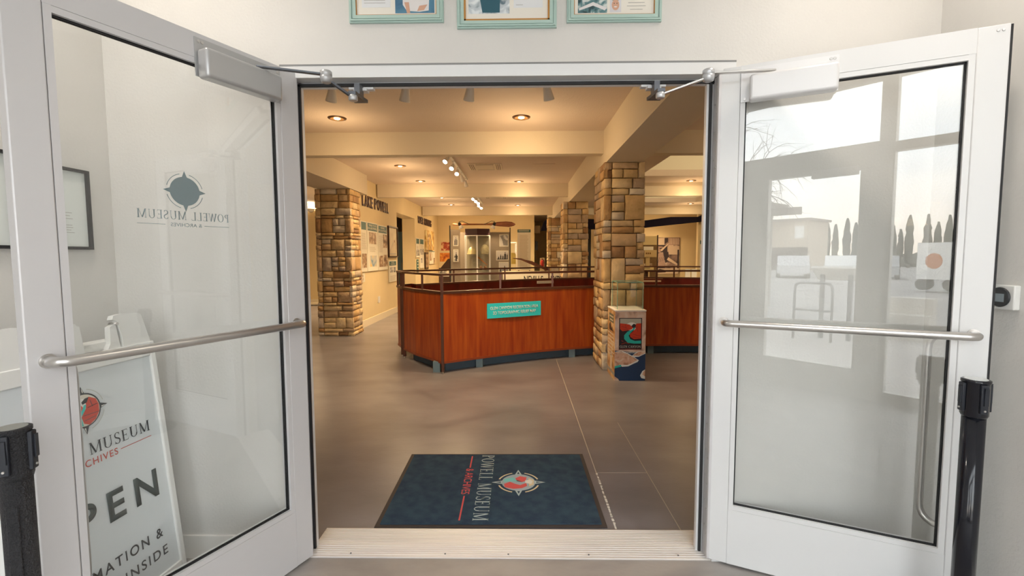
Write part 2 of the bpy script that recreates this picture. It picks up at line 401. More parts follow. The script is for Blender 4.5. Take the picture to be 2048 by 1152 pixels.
# ================================================================ STONE COLUMNS
def stone_mat():
    m = bpy.data.materials.new('stacked_ledgestone'); m.use_nodes = True; t = m.node_tree; b = t.nodes['Principled BSDF']; b.inputs['Roughness'].default_value = .85
    at = t.nodes.new('ShaderNodeAttribute'); at.attribute_name = 'stone_tone'
    r = t.nodes.new('ShaderNodeValToRGB'); e = r.color_ramp.elements
    cols = [(.36, .21, .11), (.58, .38, .18), (.74, .54, .27), (.82, .68, .42), (.64, .47, .28), (.46, .37, .29), (.84, .78, .64)]
    while len(e) < len(cols): e.new(.5)
    for i, c in enumerate(cols): e[i].position = i/(len(cols)-1); e[i].color = (*c, 1)
    t.links.new(at.outputs['Fac'], r.inputs[0])
    tc = t.nodes.new('ShaderNodeTexCoord'); n = t.nodes.new('ShaderNodeTexNoise'); n.inputs['Scale'].default_value = 7; n.inputs['Detail'].default_value = 6
    t.links.new(tc.outputs['Object'], n.inputs['Vector'])
    r2 = t.nodes.new('ShaderNodeValToRGB'); r2.color_ramp.elements[0].position = .3; r2.color_ramp.elements[0].color = (.72, .66, .6, 1); r2.color_ramp.elements[1].position = .7; r2.color_ramp.elements[1].color = (1.15, 1.1, 1.05, 1)
    t.links.new(n.outputs[0], r2.inputs[0])
    mx = t.nodes.new('ShaderNodeMix'); mx.data_type = 'RGBA'; mx.blend_type = 'MULTIPLY'; mx.inputs[0].default_value = .8
    t.links.new(r.outputs[0], mx.inputs[6]); t.links.new(r2.outputs[0], mx.inputs[7]); t.links.new(mx.outputs[2], b.inputs['Base Color'])
    n2 = t.nodes.new('ShaderNodeTexNoise'); n2.inputs['Scale'].default_value = 28; n2.inputs['Detail'].default_value = 6; t.links.new(tc.outputs['Object'], n2.inputs['Vector'])
    bp = t.nodes.new('ShaderNodeBump'); bp.inputs['Strength'].default_value = .5; bp.inputs['Distance'].default_value = .02; t.links.new(n2.outputs[0], bp.inputs['Height']); t.links.new(bp.outputs[0], b.inputs['Normal'])
    return m
STONE = stone_mat(); MORTAR = mat('dark_mortar', (.07, .05, .035), .95)
def stone_rects(W, H, rnd, hs):
    """cut a W x H band into irregular ledgestones"""
    out = []; z = 0
    while z < H-.01:
        h = min(rnd.choice(hs), H-z)
        if H-z-h < .05: h = H-z
        x = 0
        while x < W-.01:
            w_ = rnd.uniform(.14, .34) if h < .16 else rnd.uniform(.15, .32)
            if W-x-w_ < .10: w_ = W-x
            if h > .17 and rnd.random() < .5:
                n = 2 if h < .24 else rnd.choice((2, 3)); cuts = sorted([0, 1]+[(i+rnd.uniform(-.15, .15))/n for i in range(1, n)])
                for a, b in zip(cuts, cuts[1:]):
                    if w_ > .22 and rnd.random() < .45:
                        k = rnd.uniform(.35, .65); out += [(x, z+a*h, x+w_*k, z+b*h), (x+w_*k, z+a*h, x+w_, z+b*h)]
                    else: out.append((x, z+a*h, x+w_, z+b*h))
            else: out.append((x, z, x+w_, z+h))
            x += w_
        z += h
    return out
def column(name, label, x0, x1, y0, y1, H, seed, hs, group=None):
    rnd = random.Random(seed); t = thing(name, label, 'column', ((x0+x1)/2, (y0+y1)/2, 0), 0, group)
    hw, hd = (x1-x0)/2, (y1-y0)/2; ins = .03
    B(-hw+ins, hw-ins, -hd+ins, hd-ins, 0, H).build('core', MORTAR, t)
    b = MB(); lay = b.bm.faces.layers.float.new('stone_tone')
    faces = [((-hw, -hd), (1, 0), 2*hw), ((hw, -hd), (0, 1), 2*hd), ((hw, hd), (-1, 0), 2*hw), ((-hw, hd), (0, -1), 2*hd)]
    off = [0, 2*hw, 2*hw+2*hd, 4*hw+2*hd]; off.append(4*hw+4*hd); shift = .09
    for (a0, z0, c0, z1) in stone_rects(off[4], H, rnd, hs):
        out = rnd.uniform(.0, .018); tone = rnd.random()*.999; segs = []
        for lo, hi in ((a0+shift, c0+shift), (a0+shift-off[4], c0+shift-off[4])):
            for k in range(4):
                p, q = max(lo, off[k]), min(hi, off[k+1])
                if q-p > .002: segs.append((k, p-off[k], q-off[k], p > lo+1e-6 or p == off[k] and lo < off[k], q < hi-1e-6))
        for k, a, c, ca, cc in segs:
            (ox, oy), (dx, dy), W = faces[k]; nx, ny = dy, -dx; g = .0035
            ca = ca or a < .03; cc = cc or c > W-.03            # this end turns a corner
            a_, c_, z0_, z1_ = (a if not ca else -out+.004), (c if not cc else W+out-.004), z0+g, z1-g
            if not ca: a_ += g
            if not cc: c_ -= g
            nu, nv = max(3, int((c_-a_)/.05)+1), max(3, int((z1_-z0_)/.045)+1); grid = []
            for j in range(nv+1):
                row = []
                for i in range(nu+1):
                    u, v = i/nu, j/nv; ez = j in (0, nv); eu = (i == 0 and not ca) or (i == nu and not cc); cu = (i == 0 and ca) or (i == nu and cc)
                    uu = a_+(c_-a_)*u; zz = z0_+(z1_-z0_)*v
                    if i == 1: uu = a_+min(.012, (c_-a_)*.25)
                    if i == nu-1: uu = c_-min(.012, (c_-a_)*.25)
                    if j == 1: zz = z0_+min(.010, (z1_-z0_)*.25)
                    if j == nv-1: zz = z1_-min(.010, (z1_-z0_)*.25)
                    if ez: zz += rnd.uniform(-.0025, .0025)
                    if eu: uu += rnd.uniform(-.0025, .0025)
                    d = out+rnd.uniform(-.0015, .0015)-(.014 if ez or eu else .004 if cu else 0)
                    zz = min(max(zz, .001), H-.001); row.append(b.bm.verts.new((ox+dx*uu+nx*d, oy+dy*uu+ny*d, zz)))
                grid.append(row)
            fs = []
            for j in range(nv):
                for i in range(nu):
                    f = b.bm.faces.new((grid[j][i], grid[j][i+1], grid[j+1][i+1], grid[j+1][i])); f.smooth = True; fs.append(f)
            rim = [grid[0][i] for i in range(nu+1)]+[grid[j][nu] for j in range(1, nv+1)]+[grid[nv][i] for i in range(nu-1, -1, -1)]+[grid[j][0] for j in range(nv-1, 0, -1)]
            back = [b.bm.verts.new((q.co.x-nx*.045, q.co.y-ny*.045, q.co.z)) for q in rim]; n = len(rim)
            for i in range(n):
                A_, B_ = rim[i], rim[(i+1) % n]; fs.append(b.bm.faces.new((A_, back[i], back[(i+1) % n], B_)))
            for f in fs: f[lay] = tone
    b.build('stonework', STONE, t, fix=False)
    return t
BIG = (.08, .12, .17, .22, .26, .30); THIN = (.055, .07, .09, .12, .19, .25)
column('stone_column', 'stacked stone column at left of the entrance, beside the Lake Powell wall', -3.50, -2.89, 6.08, 6.58, 2.58, 3, THIN)
column('stone_column', 'nearest stacked stone column, rising right behind the glass-topped pedestal', 1.08, 1.56, 3.62, 4.30, 2.53, 11, BIG)
column('stone_column', 'middle stone column behind the relief map case, just left of the nearest one', .98, 1.49, 7.8, 8.4, 2.53, 23, BIG)
column('stone_column', 'farthest stone column, narrow and partly hidden by the middle column', .92, 1.38, 12.1, 12.68, 2.53, 31, THIN)

# ================================================================ DOORS
def rounded_path(pts, r, n=5):
    pts = [Vector(p) for p in pts]; out = [pts[0]]
    for a, b, c in zip(pts, pts[1:], pts[2:]):
        d1 = (a-b).normalized(); d2 = (c-b).normalized(); p, q = b+d1*r, b+d2*r
        for k in range(n+1):
            t = k/n; out.append(p*(1-t)**2+b*2*t*(1-t)+q*t*t)
    return out+[pts[-1]]
def door(name, label, side, ang):
    """leaf hung on the jamb; o = distance toward the viewer of the inner face"""
    s = 1 if side < 0 else -1
    t = bpy.data.objects.new(name, None); C.objects.link(t); t.location = (side*.92, 0, 0); t.rotation_euler = (0, 0, ang); t.empty_display_size = .1
    t['kind'] = 'structure'; t['label'] = label
    FM = ALU if side < 0 else ALU_W
    W, H, st, tr_, br, z0 = .931, 2.2218, .088, .088, .256, .012
    Y = lambda a, b: sorted((s*a, s*b))
    def bx(b, u0, u1, o0, o1, zz0, zz1, **k):
        a, c = Y(o0, o1); b.box(u0, u1, a, c, zz0, zz1, **k); return b
    b = MB(); bx(b, 0, st, -.045, 0, z0, H, bev=.002, seg=1); b.build('stile', FM, t)
    b = MB(); bx(b, W-st, W, -.045, 0, z0, H, bev=.004); b.build('stile', FM, t)
    b = MB(); bx(b, st, W-st, -.045, -.0004, H-tr_, H); b.build('top_rail', FM, t)
    b = MB(); bx(b, st, W-st, -.045, -.0004, z0, z0+br); b.build('bottom_rail', FM, t)
    i0, i1, k0, k1 = st, W-st, z0+br, H-tr_; q = .02
    b = MB()
    for o0, o1 in ((-.014, -.001), (-.044, -.031)):
        bx(b, i0+.0008, i0+q, o0, o1, k0, k1); bx(b, i1-q, i1-.0008, o0, o1, k0, k1); bx(b, i0+q, i1-q, o0, o1, k1-q, k1-.0008); bx(b, i0+q, i1-q, o0, o1, k0+.0008, k0+q)
    b.build('glazing_bead', FM, t)
    b = MB(); g = .005; c0, c1, d0, d1 = i0+q, i1-q, k0+q, k1-q
    for o0, o1 in ((-.019, -.015), (-.030, -.026)):
        bx(b, c0-.002, c0+g, o0, o1, d0, d1); bx(b, c1-g, c1+.002, o0, o1, d0, d1); bx(b, c0, c1, o0, o1, d1-g, d1+.002); bx(b, c0, c1, o0, o1, d0-.002, d0+g*.6)
    b.build('gasket', BLACK, t)
    b = MB(); bx(b, c0-.008, c1+.008, -.0255, -.0195, d0-.008, d1+.008); b.build('glass', GLASS, t)
    if side > 0: b = MB(); bx(b, W, W+.006, -.034, -.002, z0+.01, H-.004); b.build('weatherstrip', BLACK, t)
    # push bar across the leaf and pull handle on the outside
    b = MB(); zz = 1.125
    b.tube(rounded_path([(.05, 0, zz), (.05, s*.06, zz), (.885, s*.06, zz), (.885, 0, zz)], .035), .0155, n=14)
    for u in (.05, .885): b.lathe([(.021, 0), (.021, .004)], n=16, M=frame((u, 0, zz), (1, 0, 0), (0, 0, -s)))
    b.build('push_bar', STEEL, t)
    b = MB(); b.tube(rounded_path([(.885, -s*.045, 1.115), (.79, -s*.11, 1.115), (.79, -s*.11, .345), (.885, -s*.045, .345)], .07), .0125, n=12); b.build('pull_handle', STEEL, t)
    # door closer
    CM = mat('closer_silver', (.50, .50, .505), .35, .55) if side < 0 else mat('closer_white', (.78, .78, .79), .35, .15)
    b = MB(); bx(b, .089, .435, .0, .004, 2.068, 2.205); pl = b.build('closer_plate', CM, t)
    b = MB()
    for u, zz in ((.102, 2.192), (.42, 2.192), (.408, 2.192), (.105, 2.08)):
        b.lathe([(.006, 0), (.005, .0025)], n=10, M=frame((u, s*.004, zz), (1, 0, 0), (0, 0, -s)))
    b.build('screw', STEEL, pl)
    b = MB(); bx(b, .122, .430, .004, .062, 2.058, 2.162, bev=.012, seg=4); b.build('closer_cover', CM, t)
    # corner fixing screws
    b = MB()
    for u in (W-.02, W-.034): b.lathe([(.005, 0), (.004, .002)], n=10, M=frame((u, 0, H-.02), (1, 0, 0), (0, 0, -s)))
    b.build('screw', STEEL, t)
    # scissor arm to the frame head, in world space brought into the leaf's frame
    inv = (Matrix.Translation(t.location) @ Matrix.Rotation(ang, 4, 'Z')).inverted()
    R = Matrix.Rotation(ang, 4, 'Z'); piv = Vector(t.location)+R @ Vector((.215, s*.03, 2.172))
    elb = Vector((side*(.745 if side < 0 else .842), -.115 if side < 0 else -.09, 2.168)); sh = Vector((side*(.655), -.055, 2.098))
    def bar(b, p, q, w_, h):
        d = (q-p); Ln = d.length; M = frame(p, d, Vector((0, 0, 1)).cross(d)); b.box(0, Ln, -w_/2, w_/2, -h/2, h/2, M=inv @ M, bev=.002, seg=1)
    am = MB(); bar(am, piv, elb+Vector((0, 0, .004)), .020, .008); bar(am, elb-Vector((0, 0, .012)), sh, .018, .009); arm = am.build('closer_arm', DGREY if side < 0 else STEEL, t)
    b = MB(); b.lathe([(.014, -.03), (.021, -.026), (.024, -.012), (.024, -.004), (.0225, -.003), (.024, -.002), (.024, .016), (.020, .020)], n=20, M=inv @ Matrix.Translation(elb)); b.build('elbow_joint', CM if side < 0 else mat('satin_zinc', (.62, .63, .65), .35, .6), arm)
    b = MB(); b.lathe([(.016, -.014), (.019, -.011), (.019, .006), (.015, .012)], n=20, M=inv @ Matrix.Translation(sh)); b.build('foot_joint', CM if side < 0 else MATS['satin_zinc'], arm)
    b = MB(); x = sh.x; sd = -side
    b.prism([(x-.014, -.065), (x+.014, -.065), (x+.012+.02*(-sd), .0), (x+sd*-.03, .055), (x+sd*.0-.03, .055)] if 0 else [(x-.016, -.07), (x+.016, -.07), (x+.022, .0), (x+.03, .05), (x-.03, .05), (x-.022, 0)], 2.108, 2.122, M=inv)
    b.box(x-.012, x+.012, -.005, .05, 2.118, 2.176, M=inv); b.build('arm_bracket', DGREY, arm)
    b = MB(); b.box(x-.055, x+.055, .050, .080, 2.169, 2.1785, M=inv); b.box(x-.03, x+.03, .035, .075, 2.158, 2.170, M=inv); b.build('bracket_plate', ALU_W, arm)
    return t, s
dl, sL = door('door_1', 'open left glass door leaf with a mirrored museum decal on its pane', -1, -2.0071+0)
dl.rotation_euler[2] = math.atan2(-.90632, -.42260)
dr, sR = door('door_2', 'open right glass door leaf, its pane reflecting the sky outside', 1, math.atan2(-.42203, .90658))
# decal on the far side of the left pane: reads from outside, mirrored from here
Md = frame((0, sL*-.0195, 0), (1, 0, 0), (0, 0, 1)) if 0 else None
def decal():
    its = emblem(0, 0, .051, mono=SLATE, rot=0)
    its += serif('POWELL MUSEUM', -.156, -.102, .312, .030, SLATE)
    its += [(rect(-.156, -.1215, -.062, -.1200), SLATE, 0), (rect(.070, -.1215, .156, -.1200), SLATE, 0)]
    M = frame((.475, -sL*.0262, 1.655), (1, 0, 0), (0, 0, 1))    # faces local -y = away from the viewer
    o = flat('decal', its, M, dl, eps=-.00006 if 0 else .0002)
    sans('decal_lettering', '& ARCHIVES', -.053, -.1265, .106, .0125, M, SLATE, o.parent, extr=.0002, lift=.0003)
decal()

# ================================================================ VESTIBULE THINGS
# framed pictures over the door (only their lower parts are in view)
FT = mat('sage_green_frame', (.42, .57, .52), .4); GOLD = mat('gilt_lip', (.50, .24, .06), .35, .4); MATW = mat('ivory_mat_board', (.80, .77, .70), .7)
BW = lambda n, sc=14, sd=0: photo_mat('photo_grey_%s' % n, [(.03, .03, .035), (.30, .29, .28), (.75, .73, .70)], sc, sd)
def wall_picture(label, x0, x1, z0, z1, art, gold=False):
    t = thing('framed_picture', label, 'picture', ((x0+x1)/2, 0, z0), 0, None); hw = (x1-x0)/2; H = z1-z0
    b = MB()
    for a, c, w_, d in ((0, .018, None, .012), (.006, .012, None, .020), (.016, .030, None, .016)):
        o0, o1 = a, c
        b.box(-hw+o0, -hw+o1, -d, 0, o0, H-o0); b.box(hw-o1, hw-o0, -d, 0, o0, H-o0); b.box(-hw+o1, hw-o1, -d, 0, o0, o1); b.box(-hw+o1, hw-o1, -d, 0, H-o1, H-o0)
    b.build('frame_moulding', FT, t)
    g = .030; b = MB(); gw = .008 if gold else .003
    b.box(-hw+g, -hw+g+gw, -.013, 0, g, H-g); b.box(hw-g-gw, hw-g, -.013, 0, g, H-g); b.box(-hw+g, hw-g, -.013, 0, g, g+gw); b.box(-hw+g, hw-g, -.013, 0, H-g-gw, H-g); b.build('inner_lip', GOLD, t)
    B(-hw+g, hw-g, -.006, 0, g, H-g).build('mat_board', MATW, t)
    M = frame((0, -.006, 0), (1, 0, 0), (0, 0, 1)); flat('print', art(hw, H), M, t)
    return t
SKIN = mat('printed_skin', (.62, .36, .25), .6); PBLUE = photo_mat('photo_blue_backdrop', [(.04, .12, .22), (.08, .22, .34), (.12, .28, .40)], 6, 2)
PWHT = mat('printed_white_cloth', (.72, .70, .70), .6); PSNOW = photo_mat('photo_snow_scene', [(.10, .16, .20), (.5, .56, .6), (.75, .8, .82)], 22, 4)
PTEAL = mat('printed_teal_coat', (.02, .10, .14), .6); PDEB = photo_mat('photo_debris', [(.02, .06, .07), (.10, .22, .24), (.62, .68, .66)], 26, 5); TXT = mat('grey_print', (.42, .41, .40), .7)
def greek(x0, x1, y1, n, dy, h=.0022, m=None, rnd=random.Random(5)):
    return [(rect(x0, y1-k*dy-h, x0+(x1-x0)*rnd.uniform(.72, 1), y1-k*dy), m or TXT, 1) for k in range(n)]
def art1(hw, H):
    a = [(rect(-.005, .040, .165, .26), PBLUE, 0), ([(.03, .26), (.028, .075), (.045, .05), (.10, .045), (.14, .05), (.15, .26)], PWHT, 1), ([(.035, .085), (.046, .04), (.06, .04), (.055, .085)], SKIN, 2), ([(.09, .048), (.12, .052), (.135, .075), (.10, .07)], SKIN, 2)]
    return a+[(rect(-.150, .065, -.025, .26), mat('pale_card', (.74, .76, .78), .6), 0)]+greek(-.14, -.035, .25, 16, .011, m=TXT)
def art2(hw, H):
    a = [(rect(-.165, .062, .012, .28), PSNOW, 0), ([(-.115, .28), (-.12, .15), (-.105, .066), (-.03, .066), (-.025, .28)], PTEAL, 1), (rect(-.06, .13, -.045, .26), PWHT, 2)]
    return a+[(rect(.03, .085, .155, .28), MATS['pale_card'], 0)]+greek(.04, .145, .27, 14, .011)+greek(.04, .07, .098, 1, .01)
def art3(hw, H):
    a = [(rect(-.155, .040, -.030, .27), PDEB, 0), ([(-.16+.01, .05), (-.09, .07), (-.04, .05), (-.03, .06), (-.09, .085), (-.15, .06)], PWHT, 1), (rect(-.018, .042, .030, .27), mat('portrait_backdrop', (.66, .66, .70), .6), 0)]
    a += [(ell(.006, .072, .016, .022), SKIN, 1), (ell(.006, .064, .007, .0025), PWHT, 2), (ell(0, .078, .002), INK, 2), (ell(.012, .078, .002), INK, 2), (rect(-.008, .09, .020, .12), mat('printed_hair', (.3, .26, .2), .7), 0.5)]
    return a+[(rect(.055, .066, .135, .068), TXT, 1), (rect(.068, .052, .122, .054), TXT, 1), (rect(.06, .08, .13, .082), TXT, 1)]
wall_picture('green-framed picture left of the three over the doorway, photo on a blue backdrop', -.678, -.269, 2.428, 2.735, art1)
wall_picture('green-framed picture with an orange inner lip, middle of the three over the doorway', -.211, .218, 2.400, 2.74, art2, True)
wall_picture('green-framed picture right of the three over the doorway, with a small portrait', .262, .667, 2.420, 2.73, art3)
# black framed sheets on the left wall
def doc(label, y0, y1, z0, z1):
    t = thing('framed_document', label, 'picture', (VX0, (y0+y1)/2, z0), PI/2); hw = (y1-y0)/2; H = z1-z0; f = .012   # local -y faces +x
    b = MB(); b.box(-hw, -hw+f, -.018, 0, 0, H); b.box(hw-f, hw, -.018, 0, 0, H); b.box(-hw+f, hw-f, -.018, 0, 0, f); b.box(-hw+f, hw-f, -.018, 0, H-f, H); b.build('frame_moulding', BLACK, t)
    B(-hw+f, hw-f, -.006, 0, f, H-f).build('paper', mat('white_sheet', (.74, .78, .76), .5), t)
    M = frame((0, -.006, 0), (1, 0, 0), (0, 0, 1)); flat('print', greek(-.03, .03, .15, 3, .012)+greek(-.03, .035, .10, 4, .010), M, t)
doc('narrow black-framed white sheet on the left wall, seen through the left door glass', -.335, -.122, 1.452, 1.782)
doc('black-framed sheet on the left wall, cut by the picture edge left of the door stile', -.66, -.425, 1.452, 1.80)
# thermostat
t = thing('thermostat', 'white square thermostat with round black dial on the right wall', 'thermostat', (VX1, -.36, 1.262), -PI/2)
B(-.06, .036, -.024, 0, -.045, .045, bev=.004).build('housing', PLAST, t)
b = MB(); b.lathe([(.036, 0), (.037, .004), (.034, .008)], n=32, M=frame((-.012, -.024, 0), (1, 0, 0), (0, 0, 1))); b.build('dial', mat('black_gloss', (.03, .032, .036), .25), t)
B(-.032, .008, -.0325, -.0315, -.017, .013).build('screen', mat('grey_lcd', (.28, .33, .36), .3), t)
# stanchion posts
def stanchion(label, x, y, H, rough, rh=.035):
    t = thing('stanchion_post', label, 'stanchion', (x, y, 0)); m = mat('black_crackle_paint', (.022, .022, .026), .5, bump=1.0, bscale=260) if rough else mat('black_gloss_enamel', (.006, .007, .012), .12)
    b = MB(); b.lathe([(.17, 0), (.175, .008), (.16, .02), (.05, .035), (.034, .05)], n=40); b.build('base', m, t)
    b = MB(); b.lathe([(.0315, .045), (.0315, H-.125)], n=40)
    if rough: b.box(-.012, .012, -.0345, -.028, .06, H-.19, bev=.002, seg=1, M=Matrix.Rotation(math.radians(28), 4, 'Z'))
    b.build('post', m, t)
    b = MB(); b.lathe([(.0325, H-.13), (rh, H-.12), (rh, H-.012), (rh+.002, H-.010), (rh+.002, H-.002), (rh-.002, H)], n=40); hd = b.build('belt_cassette', m, t)
    b = MB(); b.lathe([(rh-.006, H), (rh-.006, H+.001)], n=32); b.build('top_disc', mat('worn_cap', (.30, .30, .27), .3, .3) if rough else mat('pale_cap', (.6, .62, .62), .25, .2), hd)
    CL = mat('belt_slot_grey', (.014, .017, .025), .4)
    for k in range(4):
        M = Matrix.Rotation(math.radians(20+90*k if rough else 80+90*k), 4, 'Z'); b = MB()
        b.box(-.011, .011, -(rh+.007), -(rh-.003), H-.110, H-.012, M=M, bev=.002, seg=1); b.box(-.004, .008, -(rh+.011), -(rh+.005), H-.08, H-.022, M=M)
        c = b.build('belt_clip', CL, hd)
        b = MB(); b.lathe([(.0035, 0), (.003, .003)], n=8, M=M @ frame((0, -(rh+.007), H-.098), (1, 0, 0), (0, 0, 1))); b.build('rivet', STEEL, c)
    return t
stanchion('rough black stanchion post at far left, in front of the left door leaf', -1.208, -.985, 1.0, True)
stanchion('glossy black stanchion post at right, in front of the right door leaf', 1.60, -.52, 1.0, False, .037)
# A-frame sign
def aframe():
    O = Vector((-1.44, -.15, .10)); dh = Vector((.096, .995, 0)).normalized(); dv = Vector((-.085, .0, .91)).normalized()
    t = thing('a_frame_sign', 'white plastic A-frame OPEN sign behind the left door glass', 'sign', (-1.50, -.45, 0))
    inv = Matrix.Translation((1.50, .45, 0)); M = inv @ frame(O, dh, dv); M0 = M
    F = PLAST
    def panel(M, nm):
        p = MB(); zt = .028
        p.box(-.60, -.575, -.07, .965, -zt, .006, M=M, bev=.004); p.box(-.003, .022, -.07, .965, -zt, .006, M=M, bev=.004)
        p.box(-.575, -.003, .905, .965, -zt, .006, M=M, bev=.004); p.box(-.575, -.003, -.035, -.01, -zt, .006, M=M, bev=.003)
        p.box(-.60, -.55, -.105, -.07, -zt, .004, M=M); p.box(-.03, .022, -.105, -.07, -zt, .004, M=M)
        # ears with finger holes
        for sh, f_ in ((0, 1), (-.578, -1)):
            q = lambda P: [(sh+f_*x, y_) for x, y_ in P]
            p.prism(q([(-.175, .96), (-.16, .985), (-.152, 1.05), (-.128, 1.062), (-.122, .985), (-.118, .96)]), -zt, -.004, M=M)
            p.prism(q([(-.112, .96), (-.112, 1.01), (-.124, 1.07), (-.142, 1.078), (-.135, 1.093), (-.10, 1.098), (-.03, 1.093), (-.014, 1.085), (.012, .96)]), -zt+.004, .0, M=M)
        for a, c in ((-.345, -.322), (-.306, -.262)): p.prism([(a, .96), (a+.004, 1.05), (a+.012, 1.078), (c-.006, 1.07), (c, .96)], -zt, -.002, M=M)
        p.prism([(-.335, 1.062), (-.33, 1.08), (-.28, 1.082), (-.268, 1.06)], -zt, -.004, M=M)
        return p.build(nm, F, t)
    fp = panel(M, 'front_frame')
    b = MB(); b.box(-.575, -.003, -.01, .905, -.012, -.004, M=M); b.build('sign_face', mat('sign_face_white', (.74, .78, .80), .35), t)
    for u in (-.128, -.450): b = MB(); b.tube([(u, 1.06, -.03), (u, 1.06, .006)], .006, M=M, n=10); b.build('hinge_bolt', STEEL, t)
    Mt = M @ Matrix.Translation((0, 0, -.004)); X = -.305
    its = emblem(X, .765, .063)+serif('POWELL MUSEUM', X-.252, .597, .504, .044, INK)
    its += [(rect(X+.115, .571, X+.252, .5735), REDINK, 0), (rect(X-.252, .571, X-.125, .5735), REDINK, 0)]
    flat('artwork', its, Mt, t, eps=.0004)
    sans('lettering', '& ARCHIVES', X-.112, .558, .214, .026, Mt, REDINK, t, extr=.0004, sp=1.2)
    sans('lettering', 'OPEN', X-.250, .315, .500, .118, Mt, mat('dark_green_ink', (.035, .055, .055), .5), t, extr=.0004, bold=.022, sp=1.45)
    sans('lettering', 'INFORMATION &', X-.245, .140, .485, .040, Mt, INK, t, extr=.0004, bold=.008, sp=1.3)
    sans('lettering', 'INSIDE', X+.060, .058, .192, .040, Mt, INK, t, extr=.0004, bold=.008, sp=1.3)
    dv2 = Vector((.13, 0, .92)).normalized(); top = O+dv*1.02
    O2 = top+Vector((-.045, 0, 0))-dv2*1.02
    M2 = inv @ frame(O2+dh*-.58, -dh, dv2)
    b = MB(); zt = .028
    b.box(-.60, -.575, -.07, 1.0, -zt, .006, M=M2, bev=.004); b.box(-.003, .022, -.07, 1.0, -zt, .006, M=M2, bev=.004); b.box(-.575, -.003, .905, 1.0, -zt, .006, M=M2, bev=.004); b.box(-.575, -.003, -.035, .905, -.016, -.004, M=M2)
    b.build('rear_frame', F, t)
aframe()
# ceiling lamps of the vestibule (out of view above)
for k, (x, yy) in enumerate(((-1.38, -.62), (1.42, -.62))):
    t = thing('vestibule_downlight', 'recessed vestibule lamp over the %s door leaf' % ('left', 'right')[k], 'ceiling light', (x, yy, 3.15))
    b = MB(); b.lathe([(.09, -.004), (.095, 0), (.075, 0), (.07, -.003)], n=28, caps=False); b.build('trim_ring', WHITE, t)
    b = MB(); b.lathe([(.07, -.0015), (.068, -.001)], n=28); b.build('lens', mat('lit_lens', (1, .85, .65), .5, emit=8), t)
    ld = bpy.data.lights.new('lamp', 'SPOT'); ld.energy = VEST_W*6; ld.color = (1, .90, .78); ld.spot_size = 2.7; ld.spot_blend = 1; ld.shadow_soft_size = .07
    lo = bpy.data.objects.new('lamp', ld); C.objects.link(lo); lo.parent = t; lo.location = (0, 0, -.02)

# floor mat
t = thing('door_mat', 'dark blue museum logo door mat with rubber edge inside the threshold', 'mat', (-.098, .70, 0), math.radians(.6))
B(-.615, .605, -.455, .45, 0, .006, bev=.002, seg=1).build('rubber_border', mat('mat_rubber', (.055, .045, .045), .7), t)
CP = mat('navy_carpet', (.026, .06, .115), .95, col2=(.045, .10, .155), nscale=16, bump=1.0, bscale=300)
B(-.590, .580, -.43, .428, .006, .011).build('carpet', CP, t)
PW = mat('mat_white_yarn', (.50, .62, .64), .9); PR = mat('mat_red_yarn', (.75, .12, .12), .9); PC = mat('mat_cream_yarn', (.80, .68, .45), .9); PT = mat('mat_teal_yarn', (.25, .68, .66), .9)
# artwork reads with its top to the right (+x): local x = -y
Ma = frame((0, 0, .011), (0, -1, 0), (1, 0, 0))
cx, cy, R = -.02, .145, .105
its = serif('POWELL MUSEUM', -.415, -.105, .82, .085, PW)
its += [(rect(-.40, -.180, -.22, -.171), PR, 0), (rect(.115+.03, -.180, .40, -.171), PR, 0)]
its += [(ell(cx, cy, R), mat('mat_grey_yarn', (.42, .52, .58), .9), 1)]
for k in range(4):
    for q in arc(cx, cy, R*1.25, R*1.25, 90*k+18, 90*k+72, .010): its.append((q, PC, 1))
    a = PI/2*k; c_, s_ = math.cos(a), math.sin(a)
    its.append(([(cx+R*(x*c_-y*s_), cy+R*(x*s_+y*c_)) for x, y in ((-.2, .98), (.2, .98), (0, 1.6))], PW, 1)); its.append(([(cx+R*(x*c_-y*s_), cy+R*(x*s_+y*c_)) for x, y in ((-.08, 1.05), (.08, 1.05), (0, 1.35))], CP, 2))
sc = lambda P: [(cx+R*x, cy+R*y) for x, y in P]
its += [(sc([(-.15, .42), (-.6, .5), (-.75, .1), (-.5, -.18), (-.15, -.1), (0, .2)]), PR, 3), (sc([(.1, .45), (.45, .5), (.72, .2), (.8, -.3), (.6, -.8), (.2, -.85), (-.05, -.5), (.2, -.2), (.35, .1)]), PR, 3),
        (sc([(-.2, .4), (.1, .4), (.25, .75), (-.1, .85), (-.3, .7)]), mat('mat_bone_yarn', (.85, .84, .78), .9), 4), (sc([(-.5, .6), (.5, .62), (.3, .9), (-.3, .92)]), PC, 3), (sc([(-.05, .2), (-.3, -.2), (-.6, -.3), (-.4, -.85), (-.05, -.9), (-.1, -.45)]), PT, 3)]
flat('woven_artwork', its, Ma, t, eps=.0003)
sans('woven_lettering', '& ARCHIVES', -.205, -.198, .33, .050, Ma, PR, t, extr=.0004, lift=.0006)

